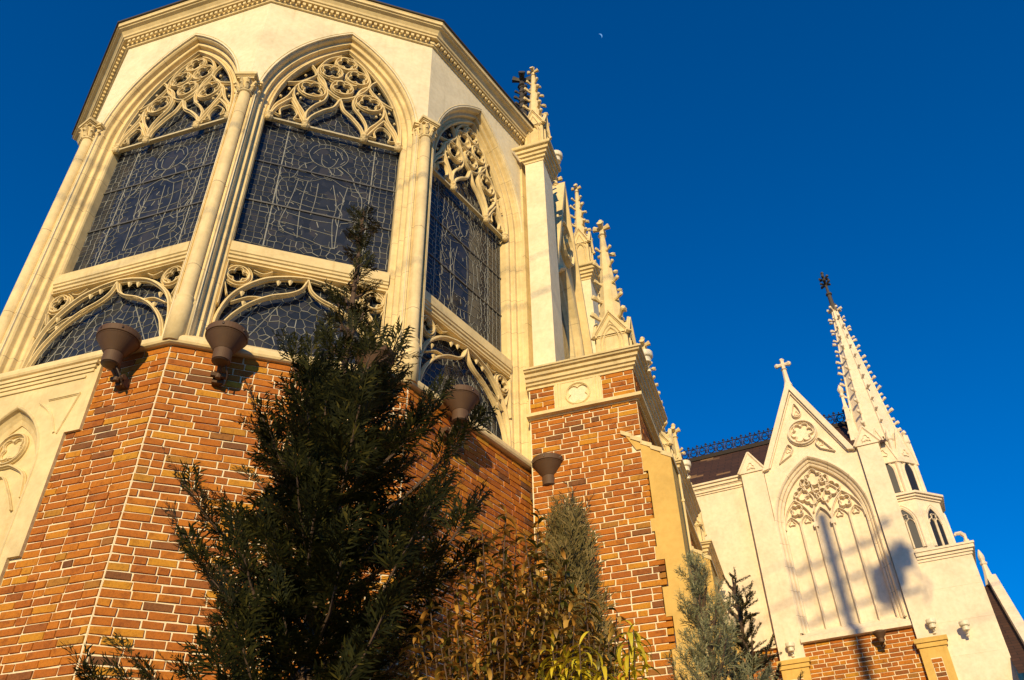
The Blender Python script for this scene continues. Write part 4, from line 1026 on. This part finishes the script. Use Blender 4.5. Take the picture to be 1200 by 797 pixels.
drum('cream drum spotlight by the topmost pier cap beside the apse cornice', FN.p(.53, -.45, 13.42), -AN, 1.0)
drum('cream drum spotlight at the end of the second buttress cornice, beside the roof cresting', Fr(FS.o + FS.t * BAY, -AN).p(1.60, -.30, 8.62), -AN, .85)
drum('cream drum spotlight on the right pier of the gabled wing', FG.p(1.33, .20, 6.98), -AG, .75)
drum('cream drum spotlight on the tower wall right of the pier', FG.p(1.84, .24, 6.84), -AG, .75)
drum('cream drum spotlight at the foot of the left gable pier', FG.p(-1.18, .14, 6.98), -AG, .75)

# ------------------------------------------------------------------ plants
def np_mesh(name, V, Fc, mat, parent, org):
    me = bpy.data.meshes.new(name); V = np.asarray(V, np.float32) - np.array(org, np.float32); Fc = np.asarray(Fc, np.int32); k = Fc.shape[1]
    me.vertices.add(len(V)); me.vertices.foreach_set('co', V.ravel()); me.loops.add(Fc.size); me.loops.foreach_set('vertex_index', Fc.ravel())
    me.polygons.add(len(Fc)); me.polygons.foreach_set('loop_start', np.arange(0, Fc.size, k, dtype=np.int32))
    me.materials.append(mat); me.update(calc_edges=True); me.validate()
    o = bpy.data.objects.new(name, me); COL.objects.link(o); o.parent = parent; return o
def basis(d, roll):
    d = d / np.linalg.norm(d); r_ = np.array([0, 0, 1.0]) if abs(d[2]) < .95 else np.array([1.0, 0, 0])
    x = np.cross(r_, d); x /= np.linalg.norm(x); y = np.cross(d, x)
    return np.stack([x * math.cos(roll) + y * math.sin(roll), -x * math.sin(roll) + y * math.cos(roll), d], 1)
def stamp(template, items):
    """template (V,F); items list of (pos, dir, roll, scale)"""
    V0, F0_ = template; nV = len(V0); VV = []; FF = []
    for i, (p, d, ro, s) in enumerate(items): VV.append((V0 * s) @ basis(np.asarray(d, float), ro).T + p); FF.append(F0_ + i * nV)
    return np.concatenate(VV), np.concatenate(FF)
def leaf_quad(p, d, side, L, w):
    """a slim diamond leaf"""
    p = np.array(p, float); d = np.array(d, float); side = np.array(side, float)
    return [p, p + d * L * .45 + side * w, p + d * L, p + d * L * .45 - side * w]
def frond(seed, n=9, L=1.0, ang=40, leaf=.34, w=.045, flat=.25, twig=3):
    """flattened spray of scale-leaf twigs along +z, in the x-z plane"""
    rg = np.random.RandomState(seed); V = []; F_ = []
    def add(q): F_.append([len(V) + i for i in range(4)]); V.extend(q)
    for i in range(n):
        f = (i + .5) / n
        for s in (-1, 1):
            if rg.rand() < .08: continue
            a = math.radians(ang + rg.uniform(-10, 10)); d = np.array([s * math.sin(a), rg.uniform(-flat, flat), math.cos(a)]); d /= np.linalg.norm(d)
            ll = leaf * (1 - .62 * f) * rg.uniform(.75, 1.25) + .06
            p = np.array([0, 0, f * L]); side = np.cross(d, [0, 1, 0]); side /= np.linalg.norm(side)
            add(leaf_quad(p, d, side, ll, w))
            for t in range(twig):
                g_ = (t + 1) / (twig + 1); s2 = 1 if t % 2 else -1
                d2 = d * .75 + side * s2 * .6 + np.array([0, rg.uniform(-flat, flat), .12]); d2 /= np.linalg.norm(d2); sd2 = np.cross(d2, [0, 1, 0]); sd2 /= np.linalg.norm(sd2)
                add(leaf_quad(p + d * ll * g_, d2, sd2, ll * .5 * rg.uniform(.7, 1.2), w * .8))
    add(leaf_quad([0, 0, 0], [0, 0, 1.0], [1.0, 0, 0], L * 1.12, w * .6))
    return np.array(V), np.array(F_)
def plant(name, label, cat, x, y): return thing(name, label, cat, (x, y, 0))
def conifer(root, x, y, zt, zlo, radius, nb, mat, seed, spray, upang=18, droop=.25, spray_n=7, zbase=0, lean=None, rbias=None, branch_mat='bark'):
    rg = np.random.RandomState(seed); items = []; wood = MB()
    tube(wood, [(x, y, 0), (x + .01, y, zt * .5), (x, y, zt - .05)], [.07, .045, .008], 8)
    root_o = np.array([x, y, 0.])
    for i in range(nb):
        f = (i + .5) / nb
        z = zlo + (zt - .12 - zlo) * (f ** .9); a = i * 2.399 + rg.uniform(-.4, .4)
        if mat == 'cypress' and z > zt - 2.3 and i % 2: continue
        rr_ = radius(z) * rg.uniform(.42, 1.15)
        if rbias: rr_ *= rbias(a, z)
        h = np.array([math.cos(a), math.sin(a), 0.]); ua = math.radians(upang + rg.uniform(-10, 12) + 30 * f * f)
        pts = []; nseg = 5
        for s in range(nseg + 1):
            t = s / nseg; pts.append(np.array([x, y, z]) + h * rr_ * t * math.cos(ua) + np.array([0, 0, rr_ * (t * math.sin(ua) - droop * t * (1 - t) * .9 + .10 * t ** 3)]) + rg.uniform(-.02, .02, 3) * t)
        tube(wood, [tuple(p) for p in pts], [.014 * (1 - .8 * s / nseg) + .003 for s in range(nseg + 1)], 5)
        m = max(2, int(spray_n * rr_ / .5 * (1 if z < zt - 1.9 or mat != 'cypress' else .75)))
        for j in range(m):
            t = (.12 + .88 * (j + rg.rand()) / m); s = min(int(t * nseg), nseg - 1); q = pts[s] + (pts[s + 1] - pts[s]) * (t * nseg - s)
            bd = pts[s + 1] - pts[s]; bd /= np.linalg.norm(bd)
            sidev = np.cross(bd, [0, 0, 1.0]); sidev /= (np.linalg.norm(sidev) + 1e-9)
            d = bd * rg.uniform(.5, 1.0) + sidev * rg.uniform(-.9, .9) + np.array([0, 0, rg.uniform(-.35, .35)])
            items.append((q, d, rg.uniform(-.6, .6), rg.uniform(.7, 1.25) * (1.12 - .45 * t) * min(1, .42 + rr_ * .9)))
        items.append((pts[-1], pts[-1] - pts[-2], rg.uniform(-.5, .5), .8 * min(1, .4 + rr_)))
    for k in range(8): items.append((np.array([x, y, zt - .75 + .085 * k]), np.array([rg.uniform(-.8, .8), rg.uniform(-.8, .8), 1.]), rg.uniform(0, 6), .34))
    wood.build('trunk', M[branch_mat], root)
    V, Fq = spray(items); np_mesh('crown', V, Fq, M[mat], root, ORG[root.name])

t = plant('cypress_tree', 'tall dark green cypress standing before the apse, its thin tip crossing the middle window', 'tree', -1.25, 5.05)
fr1 = [frond(s, 9, .26, 42, .11, .0085, .25, 3) for s in range(4)]
def spray_mix(tp):
    def f(items):
        VV = []; FF = []; o = 0
        for k, T in enumerate(tp):
            it = items[k::len(tp)]
            if not it: continue
            V, Fq = stamp(T, it); VV.append(V); FF.append(Fq + o); o += len(V)
        return np.concatenate(VV), np.concatenate(FF)
    return f
def rad_cyp(z):
    return float(np.interp(z, [0.5, 2.6, 3.3, 4.1, 4.7, 5.3, 5.8, 6.3, 6.8, 7.2], [1.05, 1.12, 1.10, 1.0, .74, .44, .25, .15, .085, .03]))
conifer(t, -1.25, 5.05, 7.12, 1.2, rad_cyp, 185, 'cypress', 11, spray_mix(fr1), 24, .25, 9.0, rbias=lambda a, z: (1 - .32 * max(0, -math.cos(a)) * min(1, max(0, (z - 3.3) / .8))))

t = plant('juniper_bush', 'narrow grey green juniper in the corner against the brick buttress', 'shrub', .42, 6.3)
fr2 = [frond(s, 8, .30, 22, .12, .006, .5, 2) for s in range(10, 14)]
def columnar(root, x, y, zt, rad, n, zlo, mat, tp, seed, sc=1.0, stems=14):
    rg = np.random.RandomState(seed); items = []; wood = MB()
    for i in range(stems):
        a = rg.uniform(0, 6.28); r0 = .05; z1 = zt * rg.uniform(.6, .97); rr_ = rad(z1) * rg.uniform(.2, .8)
        tube(wood, [(x + r0 * math.cos(a), y + r0 * math.sin(a), 0), (x + rr_ * math.cos(a), y + rr_ * math.sin(a), z1 * .6), (x + rr_ * .8 * math.cos(a), y + rr_ * .8 * math.sin(a), z1)], [.02, .012, .004], 5)
    for i in range(n):
        z = zlo + (zt - zlo) * rg.rand() ** .9; a = rg.uniform(0, 6.28); r_ = rad(z) * math.sqrt(rg.uniform(.15, 1))
        items.append((np.array([x + r_ * math.cos(a), y + r_ * math.sin(a), z - .2]), np.array([math.cos(a) * rg.uniform(.05, .5), math.sin(a) * rg.uniform(.05, .5), 1.]), rg.uniform(0, 6.28), sc * rg.uniform(.6, 1.3)))
    wood.build('trunk', M['bark'], root); V, Fq = spray_mix(tp)(items); np_mesh('crown', V, Fq, M[mat], root, ORG[root.name])
columnar(t, .42, 6.3, 4.86, lambda z: float(np.interp(z, [0, 2, 3.0, 3.8, 4.5, 4.95], [.27, .27, .24, .18, .10, .02])), 700, 1.0, 'juniper', fr2, 21)

t = plant('blue_conifer', 'feathery blue grey conifer in front of the stepped stone corner', 'tree', 1.40, 6.34)
fr3 = [frond(s, 8, .22, 38, .10, .0055, .6, 3) for s in range(20, 24)]
conifer(t, 1.40, 6.34, 4.42, .8, lambda z: float(np.interp(z, [.5, 2.4, 3.0, 3.6, 4.1, 4.42], [.62, .58, .50, .34, .17, .03])), 120, 'bluecon', 8, spray_mix(fr3), 34, .1, 11)

# stiff fir behind
t = plant('fir_tree', 'small dark olive fir with stiff branches beside the blue grey conifer', 'tree', 1.90, 7.25)
def needle_spray(seed, n=26, L=.42):
    rg = np.random.RandomState(seed); V = []; F_ = []
    for i in range(n):
        f = i / n
        for k in range(5):
            a = rg.uniform(0, 6.28); d = np.array([math.cos(a) * .8, math.sin(a) * .8, .55]); d /= np.linalg.norm(d); s = np.cross(d, [0, 0, 1.]); s /= np.linalg.norm(s)
            q = leaf_quad([0, 0, f * L], d, s, .055 * (1.1 - .5 * f), .006); F_.append([len(V) + j for j in range(4)]); V.extend(q)
    return np.array(V), np.array(F_)
conifer(t, 1.90, 7.25, 4.66, 1.0, lambda z: float(np.interp(z, [.5, 2.7, 3.5, 4.2, 4.66], [.6, .5, .36, .2, .04])), 66, 'fir', 9, spray_mix([needle_spray(s, 26, .28) for s in range(3)]), 30, .12, 15)

# broad-leaved shrubs
def blade(L, w, curl, fold, n=5):
    V = []; F_ = []
    for i in range(n + 1):
        t = i / n; ww = w * math.sin(PI * min(1, (t * .94 + .06))) ** .8 * (1 if i < n else 0.05); a = curl * t
        z = L * math.sin(a) / curl if curl else L * t; y = -L * (1 - math.cos(a)) / curl if curl else 0
        V += [(-ww, y + fold * ww, z), (0, y, z), (ww, y + fold * ww, z)]
    for i in range(n):
        for k in (0, 1): F_.append([3 * i + k, 3 * i + k + 1, 3 * i + k + 4, 3 * i + k + 3])
    return np.array(V), np.array(F_)
def leafy(root, x, y, mat, blades, seed, stems, zt, spread, per, lo=.35, scale=1.0, rise=.5, fall=.45):
    rg = np.random.RandomState(seed); items = []; wood = MB()
    for i in range(stems):
        a = rg.uniform(0, 6.28); r_ = spread * math.sqrt(rg.rand()); h = zt * (1 - fall * (r_ / spread) ** 1.5) * rg.uniform(.82, 1.0)
        p0 = np.array([x + .12 * math.cos(a), y + .12 * math.sin(a), 0]); p1 = np.array([x + r_ * .75 * math.cos(a) + rg.uniform(-.1, .1), y + r_ * .75 * math.sin(a) + rg.uniform(-.1, .1), h * .62]); p2 = np.array([x + r_ * math.cos(a) + rg.uniform(-.18, .18), y + r_ * math.sin(a) + rg.uniform(-.18, .18), h])
        pts = spline([tuple(p0), tuple(p1), tuple(p2)], 6)
        tube(wood, [tuple(p) for p in pts], [.007 * (1 - .75 * k / len(pts)) + .0015 for k in range(len(pts))], 5)
        n = per
        for j in range(n):
            t = lo + (1 - lo) * (j + rg.rand() * .7) / n; s = min(int(t * (len(pts) - 1)), len(pts) - 2); q = pts[s] + (pts[s + 1] - pts[s]) * (t * (len(pts) - 1) - s)
            b_ = j * 2.4 + i + rg.uniform(-.5, .5); d = np.array([math.cos(b_), math.sin(b_), rise + rg.uniform(-.4, .5)])
            items.append((q, d, 0 if True else 0, scale * rg.uniform(.65, 1.2)))
        items.append((pts[-1], np.array([rg.uniform(-.4, .4), rg.uniform(-.4, .4), 1.]), rg.uniform(0, 6), scale * .8))
    # leaves curl downwards: roll so that -y local is towards the ground
    wood.build('stems', M['bark'], root)
    VV = []; FF = []; o = 0
    for k, T in enumerate(blades):
        it = items[k::len(blades)]; V, Fq = stamp(T, it); VV.append(V); FF.append(Fq + o); o += len(V)
    np_mesh('leaves', np.concatenate(VV), np.concatenate(FF), M[mat], root, ORG[root.name])
t = plant('photinia_shrub', 'bushy red bronze leaved shrub between the dark cypress and the juniper', 'shrub', .0, 5.08)
leafy(t, .0, 5.08, 'photinia', [blade(.105, .015, 1.3, .5), blade(.09, .013, .8, .5), blade(.12, .016, 1.8, .4)], 31, 150, 4.45, .64, 74, .25, 1.0, .3, .32)
t = plant('yellow_leaved_shrub', 'low shrub with drooping bright yellow leaves at the bottom edge', 'shrub', .42, 4.58)
leafy(t, .42, 4.58, 'yellow', [blade(.16, .011, 1.9, .4), blade(.14, .010, 1.4, .4), blade(.17, .012, 2.3, .4)], 33, 28, 3.36, .28, 24, .82, 1.0, .25, .06)
t = plant('young_laurel', 'small leafy shoot rising at the foot of the gabled wing', 'shrub', 3.64, 11.96)
leafy(t, 3.64, 11.96, 'fir', [blade(.14, .022, .8, .4)], 35, 7, 5.6, .22, 22, .75, .9, .6)

# ------------------------------------------------------------------ moon, street pole behind the camera (its shadow falls on the wing)
mb = MB(); Dm = 3000.0
def pxdir(px, py):
    return (fw + r2 * ((px - 600) / 1000) - u2 * ((py - 398.5) / 1000)).normalized()
mc = cam.matrix_world.translation + pxdir(703, 42.5) * Dm
dd = pxdir(703, 42.5); ax = pxdir(701.2, 40.2) - pxdir(704.8, 45.2); ax = (ax - dd * ax.dot(dd)).normalized(); ay = dd.cross(ax).normalized()
out_, inn = [], []
Rm = 8.0
for k in range(13):
    a = -PI / 2 + PI * k / 12
    out_.append((math.sin(a) * Rm, math.cos(a) * Rm)); inn.append((math.sin(a) * Rm, math.cos(a) * Rm * .55))
V = [mc + ax * p + ay * q_ for p, q_ in out_ + inn] + [mc + dd * 1.5 + ax * p + ay * q_ for p, q_ in out_ + inn]
fs = [(k, k + 1, 13 + k + 1, 13 + k) for k in range(12)] + [(26 + k, 26 + 13 + k, 26 + 13 + k + 1, 26 + k + 1) for k in range(12)] + [(k, 26 + k, 26 + k + 1, k + 1) for k in range(12)] + [(13 + k, 13 + k + 1, 39 + k + 1, 39 + k) for k in range(12)]
mb.add(V, fs)
mm, n_, b_ = new_mat('moon_glow'); b_.inputs['Base Color'].default_value = (.2, .3, .45, 1); b_.inputs['Emission Color'].default_value = (.10, .32, .68, 1); b_.inputs['Emission Strength'].default_value = 1.0
tag(mb.build('moon', mm), 'tiny pale crescent moon high in the blue sky', 'moon')

LP = 19.5
base = Vector(FG.p(.02, 0, 0)) + Vector((SUNDIR.x, SUNDIR.y, 0)).normalized() * LP
ztop = 9.72 + LP * math.tan(SUN_EL)
pole = thing('utility_pole', 'tall concrete utility pole with crossarms and transformer on the street behind the viewer', 'utility pole', (base.x, base.y, 0))
FU = Fr((base.x, base.y), -AG + R(36))
mb = MB(); tube(mb, [(base.x, base.y, 0), (base.x, base.y, ztop)], [.13, .095], 14); mb.build('pole', M['wood'], pole)
for dz in (1.0, 1.5, 2.05):
    mb = MB(); box(mb, FU, -.95, 1.15, -.03, .03, ztop - dz, ztop - dz + .055)
    for u in (-.9, -.5, .6, 1.05): lathe(mb, FU.p(u, 0, ztop - dz + .09), [(.03, 0), (.045, .04), (.025, .07), (.03, .12)], 8)
    mb.build('crossarm', M['wood'], pole)
mb = MB(); lathe(mb, FU.p(.85, 0, ztop - 2.2), [(.22, 0), (.26, .05), (.26, .55), (.22, .62), (.1, .68), (.05, .78)], 16); lathe(mb, FU.p(1.15, .15, ztop - 1.85), [(.14, 0), (.17, .35), (.08, .42), (.05, .55)], 12); tube(mb, [FU.p(.5, 0, ztop - 2.3), FU.p(1.3, .1, ztop - 2.35)], .04, 6); tube(mb, [FU.p(1.05, .1, ztop - 1.6), FU.p(1.45, .1, ztop - 2.3), FU.p(1.3, .1, ztop - 2.6)], .025, 6); mb.build('transformer', M['wood'], pole)
mb = MB()
for dz, du in ((.85, -.9), (1.6, .6), (1.6, -.5), (3.2, .2)):
    p0 = Vector(FU.p(du, 0, ztop - dz)); d = Vector((math.cos(-AG + R(36)), math.sin(-AG + R(36)), 0))
    for s in (-1, 1): tube(mb, [p0 + d * s * x - Vector((0, 0, .02 * x - .0006 * x * x)) for x in (0, 4, 8, 14, 22)], .011, 5)
mb.build('wires', M['iron'], pole)
